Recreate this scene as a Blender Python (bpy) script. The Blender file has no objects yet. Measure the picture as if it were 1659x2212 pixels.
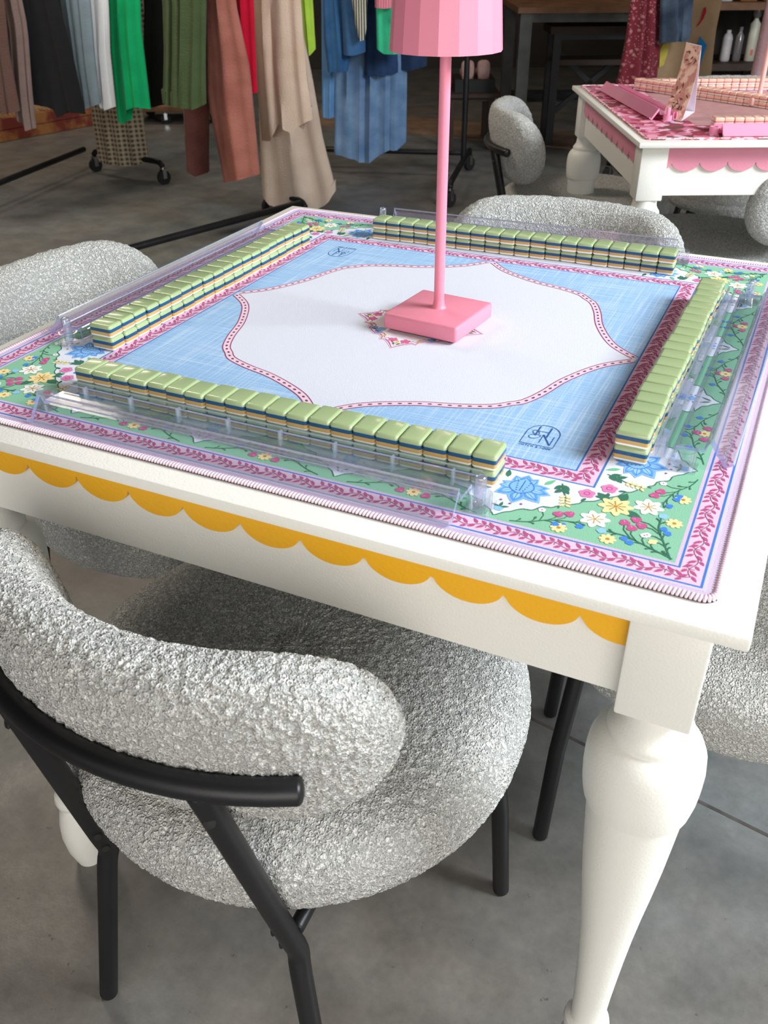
import bpy, bmesh, math, random
from mathutils import Vector, Matrix
PI = math.pi
random.seed(7)
SC = bpy.context.scene
COL = SC.collection

# ---------------------------------------------------------------- camera
F_PX, IW, IH = 1930.65, 1659.0, 2212.0
CAM_LOC = Vector((0.38968, -0.92456, 1.15533))
CAM_ROT = (0.9906376, 0.0066911, 0.4374282)
cd = bpy.data.cameras.new('camera')
cam = bpy.data.objects.new('camera', cd)
COL.objects.link(cam)
cam.location = CAM_LOC
cam.rotation_euler = CAM_ROT
cd.sensor_fit = 'VERTICAL'
cd.sensor_height = 24.0
cd.lens = 24.0 * F_PX / IH
cd.clip_start = 0.02
cd.clip_end = 60
cd.dof.use_dof = True
cd.dof.focus_distance = 1.05
cd.dof.aperture_fstop = 10.0
SC.camera = cam

# ---------------------------------------------------------------- world, light, exposure
SC.view_settings.view_transform = 'Standard'
SC.view_settings.look = 'None'
SC.view_settings.gamma = 1.0
SC.view_settings.use_curve_mapping = False
SC.view_settings.exposure = 0.12
SC.cycles.transparent_max_bounces = 32
SC.cycles.use_adaptive_sampling = True
SC.cycles.adaptive_threshold = 0.06
SC.cycles.adaptive_min_samples = 20
SC.cycles.max_bounces = 7
SC.cycles.diffuse_bounces = 3
SC.cycles.glossy_bounces = 3
W = bpy.data.worlds.new('daylight')
SC.world = W
W.use_nodes = True
W.node_tree.nodes['Background'].inputs[0].default_value = (0.93, 0.97, 1.0, 1)
W.node_tree.nodes['Background'].inputs[1].default_value = 0.55

RZ = math.radians(25.06)                       # the room is turned against the table
RIGHT = Vector((math.cos(RZ), math.sin(RZ), 0))
FWD = Vector((-math.sin(RZ), math.cos(RZ), 0))


def room(r, f, z=0.0):
    return Vector((CAM_LOC.x, CAM_LOC.y, 0)) + RIGHT * r + FWD * f + Vector((0, 0, z))


def area(name, loc, target, sx, sy, power, color):
    l = bpy.data.lights.new(name, 'AREA')
    l.shape = 'RECTANGLE'
    l.size, l.size_y, l.energy, l.color = sx, sy, power, color
    o = bpy.data.objects.new(name, l)
    COL.objects.link(o)
    o.location = loc
    o.rotation_euler = (Vector(target) - Vector(loc)).to_track_quat('-Z', 'Y').to_euler()
    return o


area('shop_window_daylight', (2.9, 0.5, 2.55), (0.0, 0.0, 0.75), 1.6, 1.2, 190, (0.90, 0.96, 1.0))
area('shop_front_daylight', room(0.1, -2.1, 1.25), room(-0.3, 1.0, 0.75), 3.2, 1.7, 52, (1.0, 0.92, 0.83))
for r_, f_, p_ in ((-1.6, 3.3, 48), (0.6, 6.0, 9), (-2.6, 6.8, 22)):
    area('added_back_fill', room(r_, f_, 3.0), room(r_, f_ + 0.1, 0), 1.2, 0.6, p_, (1.0, 0.86, 0.70))  # unseen warm fill lights, added to brighten the clothes and the back


# ---------------------------------------------------------------- materials
def s2l(c):
    out = []
    for v in c[:3]:
        v /= 255.0
        out.append(v / 12.92 if v <= 0.04045 else ((v + 0.055) / 1.055) ** 2.4)
    return (out[0], out[1], out[2], 1.0)


MATS = {}


def material(name, color, rough=0.5, metallic=0.0, bump=None, vary=None, spec=0.5, coat=0.0, sheen=0.0, coord='Object'):
    """principled; bump=(scale, distance), vary=(scale, second colour, contrast)"""
    if name in MATS:
        return MATS[name]
    m = bpy.data.materials.new(name)
    m.use_nodes = True
    nt = m.node_tree
    b = nt.nodes['Principled BSDF']
    b.inputs['Base Color'].default_value = s2l(color)
    b.inputs['Roughness'].default_value = rough
    b.inputs['Metallic'].default_value = metallic
    b.inputs['Specular IOR Level'].default_value = spec
    b.inputs['Coat Weight'].default_value = coat
    b.inputs['Sheen Weight'].default_value = sheen
    tc = nt.nodes.new('ShaderNodeTexCoord')
    if vary:
        n = nt.nodes.new('ShaderNodeTexNoise')
        n.inputs['Scale'].default_value = vary[0]
        n.inputs['Detail'].default_value = 6
        nt.links.new(tc.outputs[coord], n.inputs['Vector'])
        r = nt.nodes.new('ShaderNodeValToRGB')
        k = vary[2] if len(vary) > 2 else 0.15
        r.color_ramp.elements[0].position = 0.5 - k
        r.color_ramp.elements[1].position = 0.5 + k
        r.color_ramp.elements[0].color = s2l(color)
        r.color_ramp.elements[1].color = s2l(vary[1])
        nt.links.new(n.outputs['Fac'], r.inputs['Fac'])
        nt.links.new(r.outputs['Color'], b.inputs['Base Color'])
    if bump:
        n = nt.nodes.new('ShaderNodeTexNoise')
        n.inputs['Scale'].default_value = bump[0]
        n.inputs['Detail'].default_value = 3
        nt.links.new(tc.outputs[coord], n.inputs['Vector'])
        bp = nt.nodes.new('ShaderNodeBump')
        bp.inputs['Distance'].default_value = bump[1]
        bp.inputs['Strength'].default_value = 1.0
        nt.links.new(n.outputs['Fac'], bp.inputs['Height'])
        nt.links.new(bp.outputs['Normal'], b.inputs['Normal'])
    MATS[name] = m
    return m


def acrylic(name, tint, tint_amount=0.0, edge=0.06):
    """thin clear or tinted plastic sheet: see-through with mirror glints"""
    if name in MATS:
        return MATS[name]
    m = bpy.data.materials.new(name)
    m.use_nodes = True
    nt = m.node_tree
    nt.nodes.clear()
    out = nt.nodes.new('ShaderNodeOutputMaterial')
    tr = nt.nodes.new('ShaderNodeBsdfTransparent')
    tr.inputs[0].default_value = s2l(tint)
    gl = nt.nodes.new('ShaderNodeBsdfGlossy')
    gl.inputs['Roughness'].default_value = 0.08
    df = nt.nodes.new('ShaderNodeBsdfDiffuse')
    df.inputs[0].default_value = s2l(tint)
    fr = nt.nodes.new('ShaderNodeLayerWeight')
    fr.inputs[0].default_value = 0.5
    pw = nt.nodes.new('ShaderNodeMath')
    pw.operation = 'POWER'
    pw.inputs[1].default_value = 4.0
    nt.links.new(fr.outputs['Facing'], pw.inputs[0])
    ad = nt.nodes.new('ShaderNodeMath')
    ad.operation = 'MULTIPLY_ADD'
    ad.inputs[1].default_value = 0.9
    ad.inputs[2].default_value = edge
    nt.links.new(pw.outputs[0], ad.inputs[0])
    m1 = nt.nodes.new('ShaderNodeMixShader')
    m1.inputs[0].default_value = tint_amount
    nt.links.new(tr.outputs[0], m1.inputs[1])
    nt.links.new(df.outputs[0], m1.inputs[2])
    m2 = nt.nodes.new('ShaderNodeMixShader')
    nt.links.new(ad.outputs[0], m2.inputs[0])
    nt.links.new(m1.outputs[0], m2.inputs[1])
    nt.links.new(gl.outputs[0], m2.inputs[2])
    nt.links.new(m2.outputs[0], out.inputs[0])
    MATS[name] = m
    return m


def floor_material():
    m = bpy.data.materials.new('polished_concrete')
    m.use_nodes = True
    nt = m.node_tree
    L = nt.links
    b = nt.nodes['Principled BSDF']
    tc = nt.nodes.new('ShaderNodeTexCoord')

    def noise(scale, detail, rough=0.6):
        n = nt.nodes.new('ShaderNodeTexNoise')
        n.inputs['Scale'].default_value = scale
        n.inputs['Detail'].default_value = detail
        n.inputs['Roughness'].default_value = rough
        L.new(tc.outputs['Object'], n.inputs['Vector'])
        return n

    def ramp(n, p0, c0, p1, c1):
        r = nt.nodes.new('ShaderNodeValToRGB')
        r.color_ramp.elements[0].position = p0
        r.color_ramp.elements[1].position = p1
        r.color_ramp.elements[0].color = c0
        r.color_ramp.elements[1].color = c1
        L.new(n.outputs['Fac'], r.inputs['Fac'])
        return r

    def mix(fac, a, c, mode='MIX', f=None):
        x = nt.nodes.new('ShaderNodeMixRGB')
        x.blend_type = mode
        if f is not None:
            x.inputs[0].default_value = f
        else:
            L.new(fac.outputs[0], x.inputs[0])
        L.new(a.outputs[0], x.inputs[1])
        L.new(c.outputs[0], x.inputs[2])
        return x
    base = ramp(noise(1.1, 5), 0.38, s2l((117, 121, 121)), 0.68, s2l((127, 119, 110)))
    mott = ramp(noise(6.5, 8, 0.65), 0.33, (0.52, 0.53, 0.54, 1), 0.68, (1.14, 1.13, 1.12, 1))
    c = mix(None, base, mott, 'MULTIPLY', 0.8)
    fine = ramp(noise(60, 6, 0.7), 0.35, (0.82, 0.82, 0.82, 1), 0.65, (1.06, 1.06, 1.06, 1))
    c = mix(None, c, fine, 'MULTIPLY', 0.7)
    specks = ramp(noise(38, 4, 0.75), 0.29, (0.35, 0.33, 0.32, 1), 0.34, (1, 1, 1, 1))
    c = mix(None, c, specks, 'MULTIPLY', 0.8)
    L.new(c.outputs[0], b.inputs['Base Color'])
    rr = ramp(noise(5, 6), 0.3, (0.30, 0.30, 0.30, 1), 0.7, (0.52, 0.52, 0.52, 1))
    L.new(rr.outputs[0], b.inputs['Roughness'])
    bp = nt.nodes.new('ShaderNodeBump')
    bp.inputs['Distance'].default_value = 0.0006
    L.new(noise(45, 6).outputs['Fac'], bp.inputs['Height'])
    L.new(bp.outputs[0], b.inputs['Normal'])
    return m


def cloth(name, color, kind='plain', second=None):
    """fabric with weave; kind plain / plaid / stripe / print / denim.  UV is in metres."""
    m = bpy.data.materials.new(name)
    m.use_nodes = True
    nt = m.node_tree
    L = nt.links
    b = nt.nodes['Principled BSDF']
    b.inputs['Roughness'].default_value = 0.9
    b.inputs['Specular IOR Level'].default_value = 0.15
    b.inputs['Sheen Weight'].default_value = 0.1
    uv = nt.nodes.new('ShaderNodeUVMap')
    n = nt.nodes.new('ShaderNodeTexNoise')
    n.inputs['Scale'].default_value = 14 if kind != 'denim' else 9
    n.inputs['Detail'].default_value = 6
    L.new(uv.outputs[0], n.inputs['Vector'])
    r = nt.nodes.new('ShaderNodeValToRGB')
    c1 = s2l(color)
    c2 = s2l(second) if (second and kind == 'denim') else tuple(min(1, x * 1.16) for x in c1[:3]) + (1,)
    r.color_ramp.elements[0].position = 0.35
    r.color_ramp.elements[1].position = 0.68
    r.color_ramp.elements[0].color = c1
    r.color_ramp.elements[1].color = c2
    L.new(n.outputs['Fac'], r.inputs['Fac'])
    last = r.outputs[0]
    if kind in ('plaid', 'stripe'):
        dirs = ['X', 'Y'] if kind == 'plaid' else ['X']
        for d in dirs:
            w = nt.nodes.new('ShaderNodeTexWave')
            w.bands_direction = d
            w.inputs['Scale'].default_value = 13.5 if kind == 'plaid' else 26
            L.new(uv.outputs[0], w.inputs['Vector'])
            rr = nt.nodes.new('ShaderNodeValToRGB')
            rr.color_ramp.elements[0].position = 0.45
            rr.color_ramp.elements[1].position = 0.6
            rr.color_ramp.elements[0].color = (0, 0, 0, 1)
            rr.color_ramp.elements[1].color = (0.55, 0.55, 0.55, 1) if kind == 'plaid' else (1, 1, 1, 1)
            L.new(w.outputs['Fac'], rr.inputs['Fac'])
            x = nt.nodes.new('ShaderNodeMixRGB')
            L.new(rr.outputs[0], x.inputs[0])
            L.new(last, x.inputs[1])
            x.inputs[2].default_value = s2l(second)
            last = x.outputs[0]
    if kind == 'print':
        for sc, lo, hi in ((34, 0.16, 0.30), (90, 0.18, 0.3)):
            v = nt.nodes.new('ShaderNodeTexVoronoi')
            v.inputs['Scale'].default_value = sc
            L.new(uv.outputs[0], v.inputs['Vector'])
            rr = nt.nodes.new('ShaderNodeValToRGB')
            rr.color_ramp.elements[0].position = lo
            rr.color_ramp.elements[1].position = hi
            rr.color_ramp.elements[0].color = (0.75, 0.75, 0.75, 1)
            rr.color_ramp.elements[1].color = (0, 0, 0, 1)
            L.new(v.outputs['Distance'], rr.inputs['Fac'])
            x = nt.nodes.new('ShaderNodeMixRGB')
            L.new(rr.outputs[0], x.inputs[0])
            L.new(last, x.inputs[1])
            x.inputs[2].default_value = s2l(second)
            last = x.outputs[0]
    L.new(last, b.inputs['Base Color'])
    n2 = nt.nodes.new('ShaderNodeTexNoise')
    n2.inputs['Scale'].default_value = 160
    L.new(uv.outputs[0], n2.inputs['Vector'])
    bp = nt.nodes.new('ShaderNodeBump')
    bp.inputs['Distance'].default_value = 0.002
    L.new(n2.outputs['Fac'], bp.inputs['Height'])
    L.new(bp.outputs[0], b.inputs['Normal'])
    return m


def vcol_material(name, rough=0.85, weave=False):
    """prints: colour comes from the print's own colour attribute"""
    m = bpy.data.materials.new(name)
    m.use_nodes = True
    nt = m.node_tree
    L = nt.links
    b = nt.nodes['Principled BSDF']
    b.inputs['Roughness'].default_value = rough
    b.inputs['Specular IOR Level'].default_value = 0.2
    a = nt.nodes.new('ShaderNodeAttribute')
    a.attribute_name = 'ink'
    last = a.outputs['Color']
    tc = nt.nodes.new('ShaderNodeTexCoord')
    if weave:
        for sx, sy in ((9, 420), (420, 9)):
            mp = nt.nodes.new('ShaderNodeMapping')
            mp.inputs['Scale'].default_value = (sx, sy, 1)
            L.new(tc.outputs['Object'], mp.inputs['Vector'])
            n = nt.nodes.new('ShaderNodeTexNoise')
            n.inputs['Scale'].default_value = 1.0
            n.inputs['Detail'].default_value = 2
            L.new(mp.outputs[0], n.inputs['Vector'])
            r = nt.nodes.new('ShaderNodeValToRGB')
            r.color_ramp.elements[0].position = 0.48
            r.color_ramp.elements[1].position = 0.72
            r.color_ramp.elements[0].color = (0, 0, 0, 1)
            r.color_ramp.elements[1].color = (0.55, 0.55, 0.55, 1)
            L.new(n.outputs['Fac'], r.inputs['Fac'])
            x = nt.nodes.new('ShaderNodeMixRGB')
            L.new(r.outputs[0], x.inputs[0])
            L.new(last, x.inputs[1])
            x.inputs[2].default_value = s2l((214, 230, 248))
            last = x.outputs[0]
    L.new(last, b.inputs['Base Color'])
    n2 = nt.nodes.new('ShaderNodeTexNoise')
    n2.inputs['Scale'].default_value = 900
    L.new(tc.outputs['Object'], n2.inputs['Vector'])
    bp = nt.nodes.new('ShaderNodeBump')
    bp.inputs['Distance'].default_value = 0.0003
    L.new(n2.outputs['Fac'], bp.inputs['Height'])
    L.new(bp.outputs[0], b.inputs['Normal'])
    return m


# ---------------------------------------------------------------- mesh helpers
def obj(name, bm, mats, parent=None, smooth=False, loc=None, rotz=None):
    me = bpy.data.meshes.new(name)
    if isinstance(bm, tuple):
        me.from_pydata(*bm)
    else:
        bm.normal_update()
        bm.to_mesh(me)
        bm.free()
    if not isinstance(mats, (list, tuple)):
        mats = [mats]
    for m in mats:
        me.materials.append(m)
    if smooth:
        for p in me.polygons:
            p.use_smooth = True
        if smooth != 'all':
            me.set_sharp_from_angle(angle=math.radians(smooth if smooth is not True else 40))
    o = bpy.data.objects.new(name, me)
    COL.objects.link(o)
    if parent:
        o.parent = parent
    if loc is not None:
        o.location = loc
    if rotz is not None:
        o.rotation_euler = (0, 0, rotz)
    return o


def tag(o, label=None, cat=None, group=None, kind=None):
    if label:
        o['label'] = label
    if cat:
        o['category'] = cat
    if group:
        o['group'] = group
    if kind:
        o['kind'] = kind
    return o


def thing(name, label, cat, loc=(0, 0, 0), rotz=0.0, group=None):
    o = bpy.data.objects.new(name, None)
    COL.objects.link(o)
    o.empty_display_size = 0.05
    o.location = loc
    o.rotation_euler = (0, 0, rotz)
    return tag(o, label, cat, group)


def copy_tree(o, parent=None):
    c = o.copy()
    COL.objects.link(c)
    if parent:
        c.parent = parent
    for ch in list(o.children):
        copy_tree(ch, c)
    return c


def add_box(bm, x0, x1, y0, y1, z0, z1, bevel=0.0, seg=2, mi=0, M=None):
    t = bmesh.new()
    v = [t.verts.new(p) for p in ((x0, y0, z0), (x1, y0, z0), (x1, y1, z0), (x0, y1, z0), (x0, y0, z1), (x1, y0, z1), (x1, y1, z1), (x0, y1, z1))]
    for f in ((3, 2, 1, 0), (4, 5, 6, 7), (0, 1, 5, 4), (1, 2, 6, 5), (2, 3, 7, 6), (3, 0, 4, 7)):
        t.faces.new([v[i] for i in f])
    if bevel:
        bmesh.ops.bevel(t, geom=t.edges[:], offset=bevel, segments=seg, profile=0.5, affect='EDGES')
    merge(bm, t, mi, M)


def merge(bm, t, mi=0, M=None):
    if M is not None:
        t.transform(M)
    mp = {}
    for v in t.verts:
        mp[v] = bm.verts.new(v.co)
    for f in t.faces:
        try:
            nf = bm.faces.new([mp[v] for v in f.verts])
            nf.material_index = mi if mi is not None else f.material_index
            nf.smooth = f.smooth
        except ValueError:
            pass
    t.free()


def ring_sweep(bm, rings, closed=True, cap0=True, cap1=True, mi=0):
    """rings: list of lists of points; joins consecutive rings with quads"""
    R = [[bm.verts.new(p) for p in r] for r in rings]
    n = len(R[0])
    for a, b in zip(R[:-1], R[1:]):
        for i in range(n if closed else n - 1):
            j = (i + 1) % n
            f = bm.faces.new((a[i], a[j], b[j], b[i]))
            f.material_index = mi
    if cap0:
        bm.faces.new(list(reversed(R[0]))).material_index = mi
    if cap1:
        bm.faces.new(R[-1]).material_index = mi


def add_tube(bm, pts, r, n=12, round_ends=True, mi=0):
    pts = [Vector(p) for p in pts]
    rad = r if isinstance(r, (list, tuple)) else [r] * len(pts)
    rad = list(rad)
    if round_ends:
        d0 = (pts[0] - pts[1]).normalized()
        d1 = (pts[-1] - pts[-2]).normalized()
        r0, r1 = rad[0], rad[-1]
        pre = [(pts[0] + d0 * r0 * s, r0 * c) for s, c in ((0.45, 0.35), (0.34, 0.75), (0.15, 0.95))]
        post = [(pts[-1] + d1 * r1 * s, r1 * c) for s, c in ((0.15, 0.95), (0.34, 0.75), (0.45, 0.35))]
        P = [p for p, _ in pre] + pts + [p for p, _ in post]
        rad = [q for _, q in pre] + rad + [q for _, q in post]
    else:
        P = pts
    rings = []
    up = None
    for i, p in enumerate(P):
        a = P[max(i - 1, 0)]
        b = P[min(i + 1, len(P) - 1)]
        t = (b - a).normalized()
        if up is None:
            up = Vector((0, 0, 1)) if abs(t.z) < 0.9 else Vector((1, 0, 0))
        s = t.cross(up)
        if s.length < 1e-6:
            s = t.cross(Vector((0, 1, 0)))
        s.normalize()
        up = s.cross(t).normalized()
        rings.append([p + (s * math.cos(2 * PI * k / n) + up * math.sin(2 * PI * k / n)) * rad[i] for k in range(n)])
    ring_sweep(bm, rings, mi=mi)


def add_lathe(bm, prof, n=32, cx=0.0, cy=0.0, cap0=True, cap1=True, mi=0):
    rings = [[(cx + r * math.cos(2 * PI * k / n), cy + r * math.sin(2 * PI * k / n), z) for k in range(n)] for r, z in prof]
    ring_sweep(bm, rings, cap0=cap0, cap1=cap1, mi=mi)


def smooth_path(pts, k=6):
    """Catmull-Rom through 2-D or 3-D points"""
    P = [Vector(tuple(p)) for p in pts]
    out = []
    for i in range(len(P) - 1):
        p0, p1, p2, p3 = P[max(i - 1, 0)], P[i], P[i + 1], P[min(i + 2, len(P) - 1)]
        for j in range(k):
            t = j / k
            out.append(0.5 * ((2 * p1) + (p2 - p0) * t + (2 * p0 - 5 * p1 + 4 * p2 - p3) * t * t + (3 * p1 - p0 - 3 * p2 + p3) * t ** 3))
    out.append(P[-1])
    return out


CR = Matrix.Identity(3)
from mathutils import Euler
CR = Euler(CAM_ROT, 'XYZ').to_matrix()


def sight(u, v, p0, n):
    """point of the vertical plane through p0 with normal n seen at photograph pixel (u, v)"""
    d = CR @ Vector(((u - IW / 2) / F_PX, -(v - IH / 2) / F_PX, -1))
    n = Vector(n)
    t = n.dot(Vector(p0) - CAM_LOC) / n.dot(d)
    return CAM_LOC + d * t


def on_floor(u, v, z=0.0):
    d = CR @ Vector(((u - IW / 2) / F_PX, -(v - IH / 2) / F_PX, -1))
    return CAM_LOC + d * ((z - CAM_LOC.z) / d.z)


ORD = ['first', 'second', 'third', 'fourth', 'fifth', 'sixth', 'seventh', 'eighth', 'ninth', 'tenth', 'eleventh', 'twelfth', 'thirteenth',
       'fourteenth', 'fifteenth', 'sixteenth', 'seventeenth', 'eighteenth', 'nineteenth', 'twentieth']

# ---------------------------------------------------------------- materials in use
M_FLOOR = floor_material()
M_DARKWALL = material('dark_wall', (62, 56, 50), 0.85, bump=(20, 0.003), vary=(2.5, (44, 40, 37), 0.2))
M_CEIL = material('ceiling', (96, 92, 88), 0.9, vary=(1.5, (84, 82, 80)))
M_JOINT = material('joint_dark', (58, 56, 54), 0.9, vary=(30, (84, 80, 76)))  # dark colour of the joint strips
M_WHITE = material('white_satin_paint', (241, 240, 233), 0.42, bump=(420, 0.0003), vary=(3, (235, 234, 227), 0.3))
M_YELLOW = material('mustard_paint', (246, 184, 40), 0.40, bump=(260, 0.0004), vary=(8, (236, 174, 34), 0.3))
M_PINKTRIM = material('pink_paint', (232, 150, 172), 0.5, bump=(260, 0.0004), vary=(8, (226, 142, 165)))
M_LAMP = material('pink_powder_coat', (236, 142, 164), 0.45, bump=(900, 0.0001), vary=(5, (233, 138, 160)))
M_LAMP2 = material('pale_pink_powder_coat', (238, 186, 180), 0.45, vary=(5, (233, 180, 172)))
M_BLACK = material('black_steel', (22, 22, 24), 0.38, metallic=0.2, bump=(600, 0.0001), vary=(9, (30, 30, 32)))
M_RUBBER = material('black_rubber', (18, 18, 19), 0.8, vary=(60, (34, 34, 35)))
M_CHROME = material('chrome', (205, 205, 205), 0.18, metallic=1.0, vary=(15, (180, 180, 180)))
M_TGREEN = material('tile_green', (172, 190, 142), 0.17, vary=(30, (167, 186, 137)), coat=0.3)
M_TNAVY = material('tile_navy', (28, 82, 124), 0.2, vary=(30, (26, 78, 118)), coat=0.2)
M_TGOLD = material('tile_gold', (206, 166, 98), 0.2, vary=(30, (200, 160, 92)), coat=0.2)
M_TWHITE = material('tile_white', (250, 248, 240), 0.16, vary=(30, (246, 244, 236)), coat=0.3)
M_CLEAR = acrylic('clear_acrylic', (252, 253, 255), 0.02, 0.07)
M_CLEAREDGE = acrylic('clear_acrylic_edge', (196, 206, 248), 0.42, 0.14)
M_CLEARGLINT = acrylic('clear_acrylic_glint', (238, 243, 255), 0.30, 0.25)  # whitish: edge highlights put into the colour; the ribs share it
M_CLEARPEG = acrylic('clear_acrylic_peg', (236, 240, 250), 0.12, 0.22)
M_PINKACR = acrylic('pink_acrylic', (255, 182, 214), 0.66, 0.03)
M_PEACH = material('tile_peach', (240, 196, 176), 0.2, vary=(30, (236, 190, 170)))
M_ROSE = material('tile_rose', (214, 134, 128), 0.2, vary=(30, (208, 128, 122)))
M_WOOD = material('worn_wood', (128, 88, 56), 0.6, vary=(12, (92, 62, 40), 0.2), bump=(60, 0.001))
M_DARKWOOD = material('dark_wood', (66, 44, 32), 0.6, vary=(12, (48, 34, 26), 0.2), bump=(60, 0.001))
M_GREYSTEEL = material('grey_steel', (78, 78, 76), 0.5, metallic=0.3, vary=(12, (60, 60, 58)))
M_PAPER = material('white_paper', (236, 232, 246), 0.8, vary=(12, (230, 226, 240)))


def boucle_material():
    m = bpy.data.materials.new('grey_boucle')
    m.use_nodes = True
    nt = m.node_tree
    L = nt.links
    b = nt.nodes['Principled BSDF']
    b.inputs['Roughness'].default_value = 0.7
    b.inputs['Specular IOR Level'].default_value = 0.25
    b.inputs['Sheen Weight'].default_value = 0.2
    tc = nt.nodes.new('ShaderNodeTexCoord')
    w = nt.nodes.new('ShaderNodeTexNoise')
    w.inputs['Scale'].default_value = 120
    L.new(tc.outputs['Object'], w.inputs['Vector'])
    ad = nt.nodes.new('ShaderNodeVectorMath')
    ad.operation = 'MULTIPLY_ADD'
    ad.inputs[1].default_value = (0.0028, 0.0028, 0.0028)
    L.new(w.outputs['Color'], ad.inputs[0])
    L.new(tc.outputs['Object'], ad.inputs[2])

    def rings(scale, width):
        v = nt.nodes.new('ShaderNodeTexVoronoi')
        v.inputs['Scale'].default_value = scale
        L.new(ad.outputs[0], v.inputs['Vector'])
        a = nt.nodes.new('ShaderNodeMath')
        a.operation = 'SUBTRACT'
        a.inputs[1].default_value = 0.40
        L.new(v.outputs['Distance'], a.inputs[0])
        c = nt.nodes.new('ShaderNodeMath')
        c.operation = 'ABSOLUTE'
        L.new(a.outputs[0], c.inputs[0])
        d = nt.nodes.new('ShaderNodeMath')
        d.operation = 'MULTIPLY_ADD'
        d.use_clamp = True
        d.inputs[1].default_value = -width
        d.inputs[2].default_value = 1.0
        L.new(c.outputs[0], d.inputs[0])
        return d
    r1, r2 = rings(215, 4.2), rings(400, 3.0)
    mx = nt.nodes.new('ShaderNodeMath')
    mx.operation = 'MULTIPLY_ADD'
    mx.inputs[1].default_value = 0.5
    L.new(r2.outputs[0], mx.inputs[0])
    L.new(r1.outputs[0], mx.inputs[2])
    r = nt.nodes.new('ShaderNodeValToRGB')
    r.color_ramp.elements[0].position = 0.15
    r.color_ramp.elements[1].position = 1.05
    r.color_ramp.elements[0].color = s2l((172, 174, 171))  # recesses coloured darker, standing in for shade between the loops
    r.color_ramp.elements[1].color = s2l((246, 246, 241))
    L.new(mx.outputs[0], r.inputs['Fac'])
    L.new(r.outputs[0], b.inputs['Base Color'])
    bp = nt.nodes.new('ShaderNodeBump')
    bp.inputs['Distance'].default_value = 0.0022
    L.new(mx.outputs[0], bp.inputs['Height'])
    L.new(bp.outputs[0], b.inputs['Normal'])
    return m


M_BOUCLE = boucle_material()
M_BOUCLE.name = 'grey_boucle'

# ---------------------------------------------------------------- room
def quad_obj(name, pts, mat, thick, kind='structure', label=None):
    """slab: polygon pts with thickness downwards along its normal"""
    bm = bmesh.new()
    P = [Vector(p) for p in pts]
    n = (P[1] - P[0]).cross(P[2] - P[0]).normalized()
    ring_sweep(bm, [[p - n * thick for p in P], P])
    o = obj(name, bm, mat)
    tag(o, label, None, None, kind)
    return o


RL, RRT, FB, FF, H = -6.2, 3.4, 9.6, -2.2, 3.1
floor = quad_obj('floor', [room(RL, FF), room(RRT, FF), room(RRT, FB), room(RL, FB)], M_FLOOR, 0.1, label='polished grey concrete floor with brown stains')
# saw-cut control joints: dark strips let into the slab
def joint(a, b, w=0.006):
    a, b = Vector(a), Vector(b)
    d = (b - a).normalized()
    s = Vector((-d.y, d.x, 0)) * w / 2
    bm = bmesh.new()
    ring_sweep(bm, [[a - s, b - s, b + s, a + s], [p + Vector((0, 0, 0.0006)) for p in (a - s, b - s, b + s, a + s)]])
    o = obj('control_joint', bm, M_JOINT, floor)
    return o


joint((-2.0, 0.62, 0), (2.6, -0.32, 0))
quad_obj('wall_back', [room(RL, FB), room(RRT, FB), room(RRT, FB, H), room(RL, FB, H)], M_DARKWALL, 0.1)
quad_obj('wall_left', [room(RL, FF), room(RL, FB), room(RL, FB, H), room(RL, FF, H)], M_DARKWALL, 0.1)
quad_obj('wall_right', [room(RRT, FB), room(RRT, 3.6), room(RRT, 3.6, H), room(RRT, FB, H)], M_DARKWALL, 0.1)
quad_obj('ceiling', [room(RL, FF, H), room(RL, FB, H), room(RRT, FB, H), room(RRT, FF, H)], M_CEIL, 0.1)

# ---------------------------------------------------------------- the two tables
TZ = 0.760


def table_leg(bx, by):
    bm = bmesh.new()
    add_box(bm, bx - 0.0300, bx + 0.0300, by - 0.0300, by + 0.0300, 0.629, 0.7500, 0.0025)
    prof = [(0.026, 0.634), (0.0270, 0.622), (0.0285, 0.612), (0.032, 0.606), (0.0355, 0.602), (0.0365, 0.598), (0.0355, 0.594), (0.039, 0.592),
            (0.0445, 0.586), (0.0485, 0.576), (0.0500, 0.562), (0.0500, 0.545), (0.0490, 0.530), (0.0475, 0.520), (0.0465, 0.5145), (0.0428, 0.512),
            (0.0420, 0.500), (0.0400, 0.47), (0.0372, 0.43), (0.0336, 0.39), (0.0296, 0.35), (0.0262, 0.31), (0.0235, 0.27), (0.0212, 0.23),
            (0.0192, 0.19), (0.0180, 0.150), (0.0188, 0.147), (0.0240, 0.143), (0.0254, 0.135), (0.0240, 0.127), (0.0200, 0.122), (0.0200, 0.118),
            (0.0235, 0.11), (0.0285, 0.085), (0.0300, 0.06), (0.0270, 0.03), (0.0210, 0.008), (0.0190, 0.0)]
    add_lathe(bm, [(r, z) for r, z in reversed(prof)], 40, bx, by)
    return bm


def scallop_strip(x0, x1, y, pitch, ztop, zval, depth, thick):
    """one board with a row of round scallops along its lower edge, in the plane facing -y"""
    pts = [(x1, ztop), (x0, ztop)]
    s = x0
    low = []
    k0 = math.floor((x0 - 0.004) / pitch)
    x = x0
    n = int(round((x1 - x0) / 0.0026))
    for i in range(n + 1):
        x = x0 + (x1 - x0) * i / n
        ph = ((x - 0.112) / pitch) % 1.0
        c = abs(2 * ph - 1)
        d = math.sqrt(max(0.0, 1 - c ** 2.0))
        low.append((x, zval - depth * d))
    P = pts + low
    bm = bmesh.new()
    ring_sweep(bm, [[(px, y - thick, pz) for px, pz in P], [(px, y, pz) for px, pz in P]])
    return bm


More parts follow.
